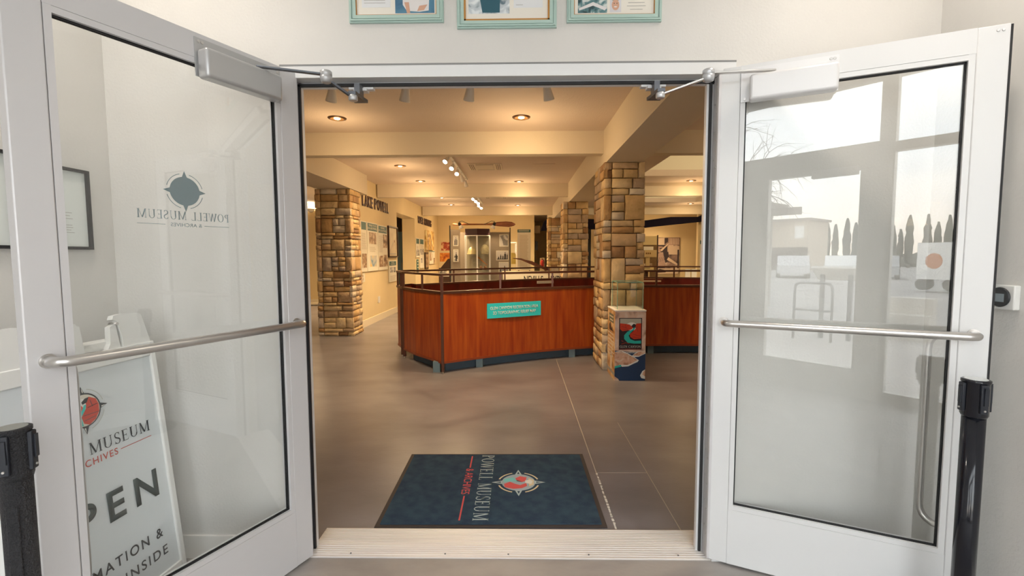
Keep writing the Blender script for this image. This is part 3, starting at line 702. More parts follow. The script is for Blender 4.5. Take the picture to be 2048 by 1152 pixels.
# ================================================================ RELIEF MAP CASE
WOODF = mat('mahogany_panel', (.48, .105, .015), .32, col2=(.25, .026, .007), nscale=3.4, stretch=(6, 6, .55), lo=.26, hi=.76, detail=8, bump=.03, bscale=8)
WOODI = mat('mahogany_inner', (.17, .016, .009), .3, col2=(.09, .008, .005), nscale=3, stretch=(3, 3, .6))
RAILM = mat('bronze_rail', (.16, .075, .055), .32, .65)
TOE = mat('slate_blue_toe_board', (.075, .115, .15), .7); LEGM = mat('grey_blue_block', (.16, .24, .28), .6)
XC = 2.25
fa = lambda x: 4.58-.116*(x-XC)**2
ba = lambda x: 6.95-.145*(x-XC)**2
case = thing('relief_map_case', 'long curved reddish wood map case with bronze rails in mid gallery', 'display case')
xs = [XC+(-.87-XC)*(1-k/24) for k in range(25)]; front = [(x, fa(x)) for x in xs]; front += [(2*XC-x, y_) for x, y_ in front[-2::-1]]
A0, L1, L2 = (-.87, front[0][1]), (-1.54, 4.30), (-1.60, 4.42)
leftend = [A0, (-1.08, 3.70), (-1.30, 3.95), L1]; tail = [L2, (-1.70, 4.62), (-1.70, 4.85), (-1.60, 5.05)]
xb = [-1.50+k*.2 for k in range(38) if -1.50+k*.2 < 2*XC+1.5]
back = [(x, ba(x)) for x in xb]; mir = lambda P: [(2*XC-x, y_) for x, y_ in P]
rightend = mir(leftend)[::1]; righttail = mir(tail)
MB().strip(front, .13, .97, .02).build('front_panel', WOODF, case)
MB().strip(leftend, .13, .97, .02).build('end_panel', WOODF, case); MB().strip(rightend, .13, .97, .02).build('end_panel', WOODF, case)
MB().strip(tail, .13, .97, .02).build('end_panel', WOODF, case); MB().strip(righttail, .13, .97, .02).build('end_panel', WOODF, case)
MB().strip(tail[-1:]+back+righttail[-1:], .13, .99, .025).build('back_panel', WOODI, case)
loop = leftend[::-1]+front[1:]+rightend[1:]
loop2 = tail+back+righttail[::-1]
b = MB(); b.strip(loop, .960, .992, .045); b.strip([L1, L2], .960, .992, .045); b.strip(loop2, .965, .992, .045); b.build('lower_rail', RAILM, case)
b = MB(); b.strip(loop, 1.178, 1.204, .042); b.strip([L1, L2], 1.178, 1.204, .042); b.strip(loop2, 1.178, 1.204, .042); b.build('top_rail', RAILM, case)
b = MB(); b.strip(loop, .118, .145, .035); b.strip(loop2, .118, .145, .035); b.build('bottom_rail', mat('red_wood_edge', (.25, .05, .015), .4), case)
for p in (A0, L1, L2, mir([A0])[0], mir([L1])[0]):
    b = MB(); b.box(p[0]-.017, p[0]+.017, p[1]-.017, p[1]+.017, .025, 1.18, bev=.003, seg=1); po = b.build('post', RAILM, case)
    b = MB(); b.lathe([(.016, 0), (.018, .006), (.009, .012), (.009, .026)], n=14, c=(p[0], p[1], 0)); b.build('levelling_foot', STEEL, po)
for p in [(x, fa(x)) for x in (-.19, .50, 2.0, 2.72, 3.4, 4.2)]+[(-1.18, 3.82)]+mir([(-1.18, 3.82)])+[(x, ba(x)) for x in (-1.0, -.2, .6, 1.35, 2.2, 3.0, 3.7, 4.5)]+[tail[1]]:
    b = MB(); b.box(p[0]-.012, p[0]+.012, p[1]-.012, p[1]+.012, .985, 1.18); b.build('rail_post', RAILM, case)
b = MB(); b.strip([(x, y_+.13) for x, y_ in front], 0, .125, .02); b.strip([(-.95, 3.68), (-1.4, 4.25), (-1.5, 4.9)], 0, .125, .02); b.build('toe_board', TOE, case)
for x, dy in ((-.95, .14), (-.45, .06), (.79, .05), (1.95, .06), (3.2, .06), (4.6, .06)):
    b = MB(); b.box(x-.05, x+.035, fa(x)+dy-.03, fa(x)+dy+.05, 0, .13); b.build('foot_block', LEGM, case)
# terrain inside
b = MB(); nx, ny = 60, 20; G = []
rr = random.Random(2)
for i in range(nx+1):
    row = []; x = -1.40+(2*XC+2.80)*i/nx
    y0 = (fa(x)+.03) if -.87 < x < 2*XC+.87 else (3.60+(abs(x-XC)-3.12)*1.25); y1 = ba(x)-.03
    for j in range(ny+1):
        yy = y0+(y1-y0)*j/ny; z = .55+.05*math.sin(x*5+yy*2)*math.cos(yy*4-x)+rr.uniform(0, .035)
        row.append(b.bm.verts.new((x, yy, z)))
    G.append(row)
for i in range(nx):
    for j in range(ny): b.bm.faces.new((G[i][j], G[i+1][j], G[i+1][j+1], G[i][j+1]))
b.build('relief_map', mat('relief_terrain', (.42, .25, .14), .9, col2=(.28, .30, .20), nscale=3), case)
# teal title sign and label strips on the case
def on_front(x, z, back_=False, off=.011):
    f = ba if back_ else fa; g = (f(x+.01)-f(x-.01))/.02; d = Vector((1, g, 0)).normalized()
    n = Vector((d.y, -d.x, 0)); return frame(Vector((x, f(x), z))+n*off, d, (0, 0, 1))
M = on_front(-.02, .715, off=.022); b = MB(); b.box(-.392, .392, -.095, .095, 0, .008, M=M); sg = b.build('title_sign', TEAL, case); sg['label'] = 'teal sign with white lettering'
M = M @ Matrix.Translation((0, 0, .008))
sans('lettering', 'GLEN CANYON RECREATION AREA', -.350, .012, .70, .040, M, WHITE, sg, bold=.006)
sans('lettering', '3D TOPOGRAPHIC RELIEF MAP', -.312, -.050, .625, .040, M, WHITE, sg, bold=.006)
for x, z, w_, h in ((.52, .925, .35, .05), (2.62, .975, .36, .035), (2.60, .915, .34, .032)):
    M = on_front(x, z, True, .016); b = MB(); b.box(-w_/2, w_/2, -h/2, h/2, 0, .004, M=M); q = b.build('label_strip', CREAM if x < 1 else mat('peach_label', (.72, .52, .34), .6), case); q['label'] = 'pale label strip'
    flat('small_print', [(rect(-w_*.42+k*.03, -.006, -w_*.42+k*.03+.02, .006), TXT, 0) for k in range(int(w_*.84/.03))], M @ Matrix.Translation((0, 0, .004)), q)

# ================================================================ PEDESTAL WITH GLASS CASE
ped = thing('display_pedestal', 'printed pedestal with Glen Canyon poster graphics and glass box on top', 'pedestal', (1.30, 3.345, 0))
PRN = photo_mat('print_pink_sandstone', [(.42, .26, .20), (.72, .52, .42), (.80, .66, .58)], 7, 3); PSIDE = photo_mat('print_gold_sandstone', [(.30, .13, .04), (.62, .36, .14), (.80, .62, .38)], 8, 6, (1, 1, 1.4))
hw, hd, H = .172, .215, .80
B(-hw, hw, -hd, hd, .0, H-.012).build('body', PRN, ped)
B(-hw-.004, hw+.004, -hd-.004, hd+.004, H-.012, H+.004, bev=.003).build('top_board', WHITE, ped)
Mf = frame((0, -hd, 0), (1, 0, 0), (0, 0, 1)); NV = mat('lake_navy_ink', (.012, .045, .13), .45); RK = photo_mat('print_rock', [(.45, .22, .14), (.72, .45, .32), (.82, .68, .58)], 14, 8); SHW = mat('shore_white_ink', (.82, .86, .86), .6)
its = [([(-hw, .0), (hw, 0), (hw, .32), (.02, .33), (-hw, .345)], NV, 0)]
its += [([(-hw, .33), (-.10, .345), (-.06, .33), (.0, .30), (.10, .235), (.085, .215), (.04, .195), (-.02, .165), (-.09, .160), (-.10, .172), (-hw, .145)], SHW, 1), ([(-hw, .325), (-.10, .338), (-.02, .30), (.085, .24), (.03, .205), (-.03, .180), (-.11, .185), (-hw, .165)], RK, 2),
        ([(-hw, .165), (-.10, .185), (-.10, .16), (-hw, .142)], TEALI, 1.5), ([(hw, .345), (.08, .335), (.02, .285), (.05, .27), (.10, .275), (hw, .31)], SHW, 1), ([(hw, .34), (.09, .33), (.03, .29), (.10, .285), (hw, .318)], RK, 2),
        ([(hw, .13), (.14, .11), (.115, .06), (.13, .03), (hw, .02)], SHW, 1), ([(hw, .125), (.15, .10), (.14, .07), (hw, .05)], RK, 2), ([(-hw, .05), (-.13, .02), (-.12, 0), (-hw, 0)], RK, 2)]
# poster
px0, px1, pz0, pz1 = -.128, .128, .355, .715; its += [(rect(px0, pz0, px1, pz1), NAVYD, 3), (rect(px0+.01, pz0+.22, px1-.01, pz1-.008), mat('dusk_grey_ink', (.50, .50, .44), .6), 4), (ell(.012, .620, .062, .045), mat('moon_white_ink', (.88, .90, .88), .5), 5),
        ([(px0+.01, .655), (-.05, .648), (-.01, .640), (.008, .625), (.03, .605), (.01, .585), (-.03, .575), (-.09, .565), (-.118, .59)], ORED, 6), ([(px1-.01, .655), (.07, .652), (.055, .640), (.05, .61), (.06, .595), (.02, .555), (-.01, .53), (.0, .50), (.04, .475), (px1-.01, .482)], ORED, 6),
        ([(-.118, .600), (-.05, .565), (-.02, .56), (.01, .58), (.02, .55), (-.03, .52), (.0, .48), (.05, .465), (.118, .470), (.118, .41), (-.118, .41)], NAVYD, 5.5),
        ([(.01, .625), (.035, .650), (.06, .640), (.055, .61), (.03, .60)], NAVYD, 7), ([(.035, .605), (.052, .608), (.045, .590), (.0, .545), (-.02, .515), (.0, .475), (.05, .455), (.118, .460), (.118, .425), (.04, .425), (-.03, .435), (-.07, .48), (-.07, .52), (-.035, .56), (.02, .585)], TEALI, 8)]
for l4 in ((-.10, .62, -.04, .60), (-.06, .64, -.05, .60), (.03, .53, .11, .51), (.02, .50, .10, .49), (.07, .62, .08, .56), (-.08, .58, -.03, .59)): its.append((line(*l4, .0025), NAVYD, 9))
for l4 in ((-.10, .46, -.08, .45), (-.10, .42, -.05, .435), (-.05, .435, -.01, .425)): its.append((line(*l4, .004), ORED, 9))
its += serif('GLEN CANYON', -.118, .378, .236, .026, WHITE, 9)+[(rect(-.118, .363, -.07, .3655), REDINK, 9), (rect(.07, .363, .118, .3655), REDINK, 9)]+[(rect(-.06+k*.0105, .3615, -.053+k*.0105, .367), REDINK, 9) for k in range(12)]
flat('printed_front', its, Mf, ped, eps=.0005)
sans('lettering', 'CANYONCONSERVANCY', -.155, .315, .24, .018, Mf @ Matrix.Translation((0, 0, .0065)), WHITE, ped, extr=.0004, bold=.01)
Ms = frame((-hw, 0, 0), (0, -1, 0), (0, 0, 1)); LG = mat('pale_print', (.74, .66, .55), .6)
its = [(rect(-hd, 0, hd, H-.012), PSIDE, 0), (rect(-.12, .64, .14, .74), mat('olive_print', (.16, .17, .12), .6), 1), (rect(-.10, .70, .12, .715), LG, 2), (rect(-.08, .66, .10, .675), LG, 2), (rect(-hd, .05, hd, .085), mat('grey_print_band', (.36, .36, .34), .6), 1)]
for k in range(7): its.append((rect(-.19+.01*(k % 2), .50-k*.042, .13+.02*(k % 3), .515-k*.042), LG, 1))
its += [(rect(-.03, .09, .05, .30), LG, 1), ([(-.12, .60), (-.05, .64), (.0, .56), (.05, .60), (.1, .54), (-.1, .54)], NAVYD, 1)]
flat('printed_side', its, Ms, ped, eps=.0005)
# glass box
g0, g1, gy0, gy1, gz0, gz1 = -.135, .155, -.14, .17, H+.004, H+.305; b = MB(); tq = .005
b.box(g0, g1, gy0, gy0+tq, gz0, gz1); b.box(g0, g1, gy1-tq, gy1, gz0, gz1); b.box(g0, g0+tq, gy0+tq, gy1-tq, gz0, gz1); b.box(g1-tq, g1, gy0+tq, gy1-tq, gz0, gz1); b.box(g0, g1, gy0, gy1, gz1, gz1+tq)
gb = b.build('glass_box', GLASS_C, ped)
b = MB()
for x in (g0, g1):
    for yy in (gy0, gy1): b.box(x-.0025, x+.0025, yy-.0025, yy+.0025, gz0, gz1)
for x in (g0, g1): b.box(x-.002, x+.002, gy0, gy1, gz1+.003, gz1+.008)
for yy in (gy0, gy1): b.box(g0, g1, yy-.002, yy+.002, gz1+.003, gz1+.008)
b.build('glass_edges', GEDGE, gb)

# ================================================================ CEILING LIGHTS
def spot(parent, loc, energy, size, blend=.8, rot=(0, 0, 0), soft=.05, col=WARM):
    ld = bpy.data.lights.new('lamp', 'SPOT'); ld.energy = energy; ld.color = col; ld.spot_size = size; ld.spot_blend = blend; ld.shadow_soft_size = soft
    o = bpy.data.objects.new('lamp', ld); C.objects.link(o); o.parent = parent; o.location = loc; o.rotation_euler = rot; return o
def glow(parent, loc, energy, soft=.08, col=WARM):
    ld = bpy.data.lights.new('glow_point', 'POINT'); ld.energy = energy; ld.color = col; ld.shadow_soft_size = soft
    o = bpy.data.objects.new('glow_point', ld); C.objects.link(o); o.parent = parent; o.location = loc; return o
BRZ = mat('bronze_trim', (.10, .045, .02), .35, .5); REFL = mat('amber_reflector', (.75, .42, .16), .3, .6); BULB = mat('warm_lamp', (1, .72, .40), .5, emit=14)
def downlight(x, y_, label, first=[None]):
    if first[0] is None:
        t = thing('downlight', label, 'ceiling light', (x, y_, cz), 0, 'recessed bronze downlights')
        b = MB(); b.lathe([(.075, -.012), (.098, -.007), (.102, 0), (.078, 0)], n=32, caps=False); b.build('trim_ring', BRZ, t)
        b = MB(); b.lathe([(.076, -.0105), (.045, -.004), (.03, -.003)], n=32, caps=False); b.build('reflector', REFL, t)
        b = MB(); b.lathe([(.034, -.0095), (.026, -.013), (.008, -.015)], n=24); b.build('bulb', BULB, t)
        first[0] = t; return t
    t = copy_tree(first[0]); t.location = (x, y_, cz); t['label'] = label; return t
DL = [(-1.97, 3.2, 'nearest downlight on the left, in the first ceiling bay'), (.08, 3.22, 'nearest downlight at centre right, in the first ceiling bay'),
      (-1.98, 6.0, 'downlight in the second bay, closest of its left row'), (-1.98, 7.65, 'downlight just before the second crossbeam on the left'),
      (.05, 7.78, 'downlight just before the second crossbeam, right of the ceiling vent'), (3.62, 7.8, 'downlight beyond the near column, before the second crossbeam'),
      (-2.0, 10.42, 'half-hidden downlight just beyond the second crossbeam at left'), (-2.0, 12.15, 'far left downlight before the third crossbeam'),
      (.01, 12.4, 'far centre downlight before the third crossbeam'), (5.2, 12.2, 'far right downlight beyond the near column, third bay')]
DL += [(3.62, 3.2, 'unseen downlight added to light the first right bay'), (-5.5, 8.5, 'unseen downlight added to light the side room'), (-4.3, 10.0, 'unseen downlight added to light the left wall doorway'), (-2.0, 14.2, 'unseen downlight added to light the back wall at left'), (.05, 14.2, 'unseen downlight added to light the back wall at centre'), (5.0, 14.6, 'unseen downlight added to light the back wall at right')]  # unseen fixtures, added to light the dark bays, side room and back wall
for x, y_, lb in DL:
    t = downlight(x, y_, lb)
    nb = any(0 < yb-y_ < .7 for yb in (3.81, 8.05, 12.75)); spot(t, (0, 0, -.03), SPOT_W*(.6 if y_ < 4 else 1.3 if y_ > 9 else 1), 1.5 if nb else 2.45, .8 if nb else 1); glow(t, (0, 0, -.45), GLOW_FILL_W*(1.5 if y_ < 4 else .5 if nb else 1), .12)  # glow: bare point light added below each fixture to lift the ceiling
# track lights
HEAD = mat('cream_lamp_body', (.82, .79, .72), .5)
def head(parent_loc, yaw, tilt, label, group, lit=True, size=1.0, power=TRACK_W, lens_on=True):
    t = thing('track_spotlight', label, 'spotlight', parent_loc, yaw, group); Rm = Matrix.Rotation(tilt, 4, 'X')
    b = MB(); b.tube([(0, 0, 0), (0, 0, -.07*size)], .008*size); b.box(-.02, .02, -.012, .012, -.012, 0); b.build('stem', HEAD, t)
    M = Matrix.Translation((0, 0, -.07*size)) @ Rm
    b = MB(); b.lathe([(.012*size, .02*size), (.026*size, .0), (.033*size, -.04*size), (.046*size, -.125*size), (.047*size, -.135*size), (.040*size, -.132*size)], n=24, M=M, caps=False); b.build('shade', HEAD, t)
    b = MB(); b.lathe([(.041*size, -.128*size), (.038*size, -.131*size)], n=24, M=M); b.build('lens', mat('white_lamp', (1, .88, .70), .5, emit=9) if lens_on else mat('dim_lens', (.6, .5, .4), .5), t)
    if lit: o = spot(t, M @ Vector((0, 0, -.145*size)), power, 1.5, .8, (tilt, 0, 0), .04)
    return t
def track(label, x, y0, y1):
    o = B(x-.018, x+.018, y0, y1, cz-.025, cz).build('light_track', HEAD); tag(o, label, 'light track'); return o
track('cream lighting track left of the ceiling vent in the second bay', -1.0, 4.6, 7.4); track('far cream lighting track beyond the second crossbeam', -1.04, 9.2, 11.9)
o = B(-1.7, .45, 1.93, 1.965, cz-.025, cz).build('light_track', HEAD); tag(o, 'cream lighting track crossing the ceiling right inside the doorway', 'light track')
near = 'first,second,third,fourth,fifth'.split(',')
for k, (y_, lit) in enumerate(((4.95, 1), (5.50, 1), (6.00, 1), (6.50, 0), (7.15, 0))):
    head((-1.0, y_, cz-.025), math.radians(-25+(k % 3)*12), math.radians(-48) if lit else math.radians(35), '%s lamp from the doorway on the second-bay lighting track' % near[k], 'lamps on the second-bay track', True, .85, TRACK_W, bool(lit))
for k, y_ in enumerate((9.5, 10.0, 10.45, 11.1, 11.7)):
    head((-1.04, y_, cz-.025), math.radians(-20+(k % 3)*14), math.radians(-50), '%s lamp from the doorway on the far lighting track' % near[k], 'lamps on the far track', True, .95, TRACK_W)
for k, (x, tl) in enumerate(((-1.50, -18), (-.88, -14), (-.335, -12), (.265, 14))):
    t = head((x, 1.947, cz-.022), math.radians((12, 10, 8, -14)[k]), math.radians(24), 'pale tapered lamp hanging inside the door head, %s from left' % near[k], 'lamps just inside the doorway', True, 1.0, TRACK_W*.8)
    t.rotation_euler = (0, math.radians(-tl), 0)
# ceiling vents
def vent(label, x0, x1, y0, y1):
    t = thing('ceiling_vent', label, 'vent', ((x0+x1)/2, (y0+y1)/2, cz)); hw, hd = (x1-x0)/2, (y1-y0)/2
    b = MB(); b.box(-hw, hw, -hd, hd, -.015, 0, bev=.004, seg=1); b.build('frame', BEAMM, t)
    b = MB()
    for s in (-1, 1):
        for k in range(3): b.box(s*(hw-.035-k*.03)-.005, s*(hw-.035-k*.03)+.005, -hd+.03, hd-.03, -.0165, -.014)
        b.box(-hw+.14, hw-.14, s*(hd-.035)-.006, s*(hd-.035)+.006, -.0165, -.014)
    b.build('slots', mat('dark_slot', (.12, .07, .04), .8), t); B(-hw+.15, hw-.15, -hd+.07, hd-.07, -.02, -.015).build('centre_panel', BEAMM, t)
vent('square air vent in the second-bay ceiling, right of the spotlight track', -.82, -.24, 5.82, 6.38); vent('far square air vent beyond the second crossbeam', -.85, -.27, 10.0, 10.6)
o = B(.28, .66, 5.9, 6.4, cz-.006, cz).build('access_panel', CEILM); tag(o, 'flush square access panel right of the nearer air vent', 'panel')

# ================================================================ LEFT WALL DISPLAY
W0 = LW+.003
def wbase(name, label, cat, yc, z0, group=None): return thing(name, label, cat, (W0, yc, z0), PI/2, group)   # local x = +y, local -y = into room (+x)
MW = lambda d=.0: frame((0, -d, 0), (1, 0, 0), (0, 0, 1))
SEP = lambda n, sd: photo_mat('photo_sepia_%s' % n, [(.10, .05, .03), (.38, .24, .14), (.72, .60, .44)], 9, sd)
HDR = mat('teal_header_ink', (.045, .13, .125), .6)
def panel(label, y0, y1, z0, z1, title, pics, lines, th=.02, hh=.15):
    t = wbase('information_panel', label, 'information panel', (y0+y1)/2, z0, None); hw = (y1-y0)/2; H = z1-z0
    B(-hw, hw, -th, 0, 0, H, bev=.002, seg=1).build('board', CREAM, t)
    its = [(rect(-hw+.03, H-hh-.02, hw-.03, H-.02), HDR, 0)]
    for x0, a, x1, c, m in pics: its.append((rect(-hw+x0*2*hw, a*H, -hw+x1*2*hw, c*H), m, 0))
    for a, c, x0, x1 in lines:
        n = int((c-a)*H/.022)
        its += [(rect(-hw+x0*2*hw, a*H+k*.022, -hw+(x0+(x1-x0)*random.uniform(.8, 1))*2*hw, a*H+k*.022+.006), mat('brown_print', (.42, .34, .24), .7), 0) for k in range(n)]
    flat('print', its, MW(th), t)
    for i, s_ in enumerate(title):
        hgt = hh*.30; w_ = min(2*hw-.10, len(s_)*hgt*.95); sans('lettering', s_, -w_/2, H-.02-hh*(.12 if len(title) > 1 else .35)-hgt-i*hgt*1.35, w_, hgt, MW(th), CREAM, t, extr=.0006, bold=.01)
    return t
panel('tall information panel half hidden behind the left stone column', 6.95, 7.30, 1.10, 2.10, [], [(.1, .08, .9, .36, SEP('a', 1))], [(.45, .8, .08, .92)])
panel('tall Things To Do panel with a sunset boat photo, left of the framed map', 7.33, 8.03, 1.10, 2.10, ['THINGS TO DO', 'ON LAKE POWELL'], [(.16, .56, .84, .80, SEP('b', 2)), (.20, .09, .84, .32, photo_mat('photo_sunset_lake', [(.12, .28, .45), (.55, .55, .5), (.85, .6, .2)], 4, 3))], [(.40, .52, .2, .8)])
panel('tall Fishing panel next to the framed map on the left wall', 8.06, 8.76, 1.10, 2.09, ['FISHING', 'ON LAKE POWELL'], [(.52, .50, .98, .80, SEP('c', 4)), (.06, .07, .50, .32, SEP('d', 5)), (.54, .07, .98, .34, SEP('e', 6))], [(.40, .80, .08, .50)])
panel('small teal-headed panel below the framed map', 8.86, 9.52, .79, 1.30, ['WILD FISH', 'OF LAKE POWELL'], [(.14, .44, .46, .68, BW('a', 14, 1)), (.58, .44, .90, .68, BW('b', 14, 2))], [(.06, .36, .12, .9)], hh=.10)
t = wbase('framed_map', 'dark-framed river map on the left wall beside the doorway', 'picture', 9.25, 1.38); hw, H = .40, .74
b = MB(); b.box(-hw, -hw+.03, -.04, 0, 0, H); b.box(hw-.03, hw, -.04, 0, 0, H); b.box(-hw+.03, hw-.03, -.04, 0, 0, .03); b.box(-hw+.03, hw-.03, -.04, 0, H-.03, H); b.build('frame_moulding', mat('dark_brown_frame', (.045, .02, .012), .4), t)
B(-hw+.03, hw-.03, -.015, 0, .03, H-.03).build('map_sheet', mat('map_paper', (.70, .62, .44), .6, col2=(.58, .48, .32), nscale=5), t)
flat('map_lines', [(line(-.3, .12, -.05, .3, .012), TXT, 0), (line(-.05, .3, .02, .6, .010), TXT, 0), (line(-.05, .3, .25, .42, .010), TXT, 0), (rect(.1, .36, .2, .42), SEP('f', 1), 1), (rect(-.3, .07, .3, .09), TXT, 0)], MW(.015), t)
t = wbase('leaflet_notice', 'small printed notice low on the wall beside the left stone column', 'notice', 7.05, .90); B(-.13, .13, -.004, 0, 0, .17).build('sheet', CREAM, t); flat('print', [(ell(0, .12, .03), SEP('g', 2), 0), (ell(.01, .05, .035), SEP('g', 2), 0)], MW(.004), t)
def letters(name, label, s, y0, y1, z0, z1, m):
    t = wbase(name, label, 'lettering', (y0+y1)/2, z0); n = len(s.replace(' ', '')); adv = {'I': .45, 'W': 1.35, 'M': 1.3, ' ': .45, 'L': .85, 'E': .9}
    tot = sum(adv.get(c, 1.05) for c in s); k = (y1-y0)/tot; x = -(y1-y0)/2
    for c in s:
        a = adv.get(c, 1.05)*k
        if c != ' ': sans('letter', c, x+.08*k, 0, a-.14*k, z1-z0, MW(), m, t, extr=.010, bold=.022, lift=.003)
        x += a
LT = mat('dark_plum_letters', (.045, .012, .02), .45)
letters('wall_lettering', 'dark LAKE POWELL letters high on the left wall', 'LAKE POWELL', 7.10, 8.98, 2.40, 2.63, LT)
letters('wall_lettering', 'dark RIVER RUNNING letters high on the wall beyond the doorway', 'RIVER RUNNING', 12.15, 14.35, 2.40, 2.62, LT)
t = wbase('wall_outlet', 'white double outlet low on the left wall', 'outlet', 8.08, .39); B(-.08, .06, -.008, 0, 0, .14, bev=.002, seg=1).build('cover_plate', WHITE, t)
for z in (.02, .08): B(-.05, .03, -.012, -.008, z, z+.045, bev=.003, seg=1).build('socket', PLAST, t)
panel('narrow teal-headed panel just past the doorway under River Running', 11.80, 12.26, 1.36, 1.94, [], [(.1, .08, .42, .42, BW('c', 12, 3)), (.5, .08, .92, .42, BW('d', 12, 4))], [(.45, .62, .1, .9)])
panel('second narrow teal-headed panel past the doorway, taller one', 12.32, 12.92, 1.02, 1.94, [], [(.08, .46, .45, .66, BW('e', 12, 5)), (.55, .46, .92, .66, BW('f', 12, 6)), (.2, .18, .55, .34, BW('g', 12, 7))], [(.68, .80, .1, .9)])
o = wbase('photo_print', 'large pale golden arch photograph on canvas under River Running', 'picture', 13.88, 1.60); B(-.68, .68, -.05, 0, 0, .65).build('canvas', photo_mat('photo_golden_arch', [(.30, .15, .04), (.62, .40, .12), (.85, .75, .45)], 4, 2), o)
flat('arch_shape', [([(-.5, .0), (-.45, .35), (-.2, .56), (.1, .52), (.25, .3), (.2, 0), (.08, 0), (.1, .3), (-.02, .42), (-.2, .42), (-.3, .25), (-.32, 0)], SEP('h', 3), 0)], MW(.05), o)
panel('pale panel with small photos at the far end of the left wall', 13.85, 14.85, 1.12, 1.58, [], [(.05, .25, .35, .9, SEP('i', 7)), (.72, .02, .98, .45, SEP('j', 8))], [(.3, .9, .42, .68)], hh=.02)
o = wbase('framed_print', 'tall dark framed print below the golden arch photograph', 'picture', 13.33, .97); B(-.26, .26, -.035, 0, 0, .55).build('frame_moulding', MATS['dark_brown_frame'], o); B(-.2, .2, -.04, -.035, .06, .49).build('picture', SEP('k', 9), o)
t = wbase('wall_plaque', 'narrow teal plaque beneath the first far panel, above the case rail', 'plaque', 12.02, .90); B(-.13, .13, -.012, 0, 0, .40).build('board', HDR, t); flat('print', [(rect(-.06, .05+k*.09, .06, .08+k*.09), CREAM, 0) for k in range(4)], MW(.012), t)

# side room glimpses
t = thing('storage_cabinet', 'tall pale blue cabinet seen through the left wall doorway', 'cabinet', (-3.95, 12.75, 0)); BL = mat('pale_blue_paint', (.34, .52, .62), .5)
B(-.4, .42, -.25, .25, 0, 2.15).build('body', BL, t); B(-.38, .40, -.27, -.25, .04, 2.11).build('door', BL, t); B(.32, .35, -.29, -.27, 1.0, 1.2).build('handle', STEEL, t)
t = thing('wall_sconce', 'small white sconce on the side room wall, left of the left column', 'wall light', (-5.98, 11.6, 2.72)); b = MB(); b.lathe([(.02, -.05), (.10, .0), (.13, .05), (.12, .05)], n=20, c=(0, -.14, 0)); b.build('shade', WHITE, t); B(-.02, .02, -.14, 0, -.03, .0).build('bracket', WHITE, t)
glow(t, (0, -.14, .16), 9, .08, (1, .82, .55))
t = thing('floor_ledge', 'thin bench-like ledge on the side room floor', 'ledge', (-6.0, 11.3, 0)); B(-.5, .5, -.12, .12, .02, .06).build('board', MATS['cream_trim_paint'], t)
for x in (-.45, .43): B(x, x+.02, -.1, .1, 0, .02).build('foot', BRZ, t)

# ================================================================ BACK OF THE GALLERY
def bbase(name, label, cat, x, y_, z, group=None): return thing(name, label, cat, (x, y_, z), 0, group)
def print_on(label, x0, x1, z0, z1, y_, m, bevel=.01, white=0, name='photo_print', yaw=0, extra=()):
    t = bbase(name, label, 'picture', (x0+x1)/2, y_, z0); hw = (x1-x0)/2; H = z1-z0; t.rotation_euler[2] = yaw
    B(-hw, hw, -bevel, 0, 0, H).build('board', CREAM if white else BLACK, t)
    flat('picture', [(rect(-hw+white, white, hw-white, H-white), m, 0)]+[([(p[0]*hw, p[1]*H) for p in P], mm, 1+i_) for i_, (P, mm) in enumerate(extra)], frame((0, -bevel, 0), (1, 0, 0), (0, 0, 1)), t); return t
RED1 = photo_mat('photo_red_canyon', [(.10, .01, .01), (.40, .06, .03), (.78, .55, .30)], 6, 1); RED2 = photo_mat('photo_orange_canyon', [(.30, .05, .01), (.62, .20, .03), (.80, .42, .08)], 5, 9, (1, 1, 2))
print_on('dark red canyon photograph on the back wall, upper of the left pair', -2.91, -2.50, 1.60, 1.92, 15.7, RED1)
print_on('orange canyon photograph on the back wall, lower of the left pair', -2.97, -2.50, 1.18, 1.51, 15.7, RED2)
t = bbase('literature_stand', 'dark wooden stand with a small black and white print, left of the grey screens', 'stand', -2.36, 13.6, 0); DW = mat('dark_walnut', (.05, .02, .012), .5)
B(-.26, .26, -.2, .2, 0, 1.0).build('cabinet', DW, t); b = MB(); b.prism([(-.2, 1.0), (.2, 1.0), (.2, 1.32), (.05, 1.30)], -.22, .22, M=frame((0, 0, 0), (1, 0, 0), (0, 0, 1))); b.build('sloped_top', DW, t)
flat('print', [(rect(-.24, .72, .08, .93), CREAM, 0), (rect(-.22, .78, .0, .92), BW('h', 10, 8), 1)], frame((0, -.201, 0), (1, 0, 0), (0, 0, 1)), t)
# folding screen behind the case
t = bbase('exhibit_screen', 'grey-tan folding screen holding black and white photographs', 'display screen', -1.12, 12.35, 0); SC = mat('taupe_fabric', (.36, .30, .235), .9, noise=.15, nscale=60)
b = MB(); b.box(-.66, .90, -.02, .02, .05, 2.12); b.build('wide_panel', SC, t)
b = MB(); b.box(0, .34, -.02, .02, .05, 2.2, M=Matrix.Translation((-.94, -.18, 0)) @ Matrix.Rotation(math.radians(32), 4, 'Z')); b.build('side_panel', SC, t)
for x, yy, z1 in ((-.93, -.18, 2.32), (.89, 0, 2.26)): B(x-.015, x+.015, yy-.035, yy-.005, 0, z1).build('post', BLACK, t)
PB = mat('print_black', (.02, .02, .022), .6); PG = mat('print_grey', (.30, .29, .28), .6); PL = mat('print_pale', (.66, .63, .60), .6)
def fig(x, y0, h, w_=.10): return ([(x-w_, y0), (x-w_*.8, y0+h*.7), (x-w_*.3, y0+h*.8), (x-w_*.3, y0+h), (x+w_*.3, y0+h), (x+w_*.3, y0+h*.8), (x+w_*.9, y0+h*.65), (x+w_*.7, y0)], PB)
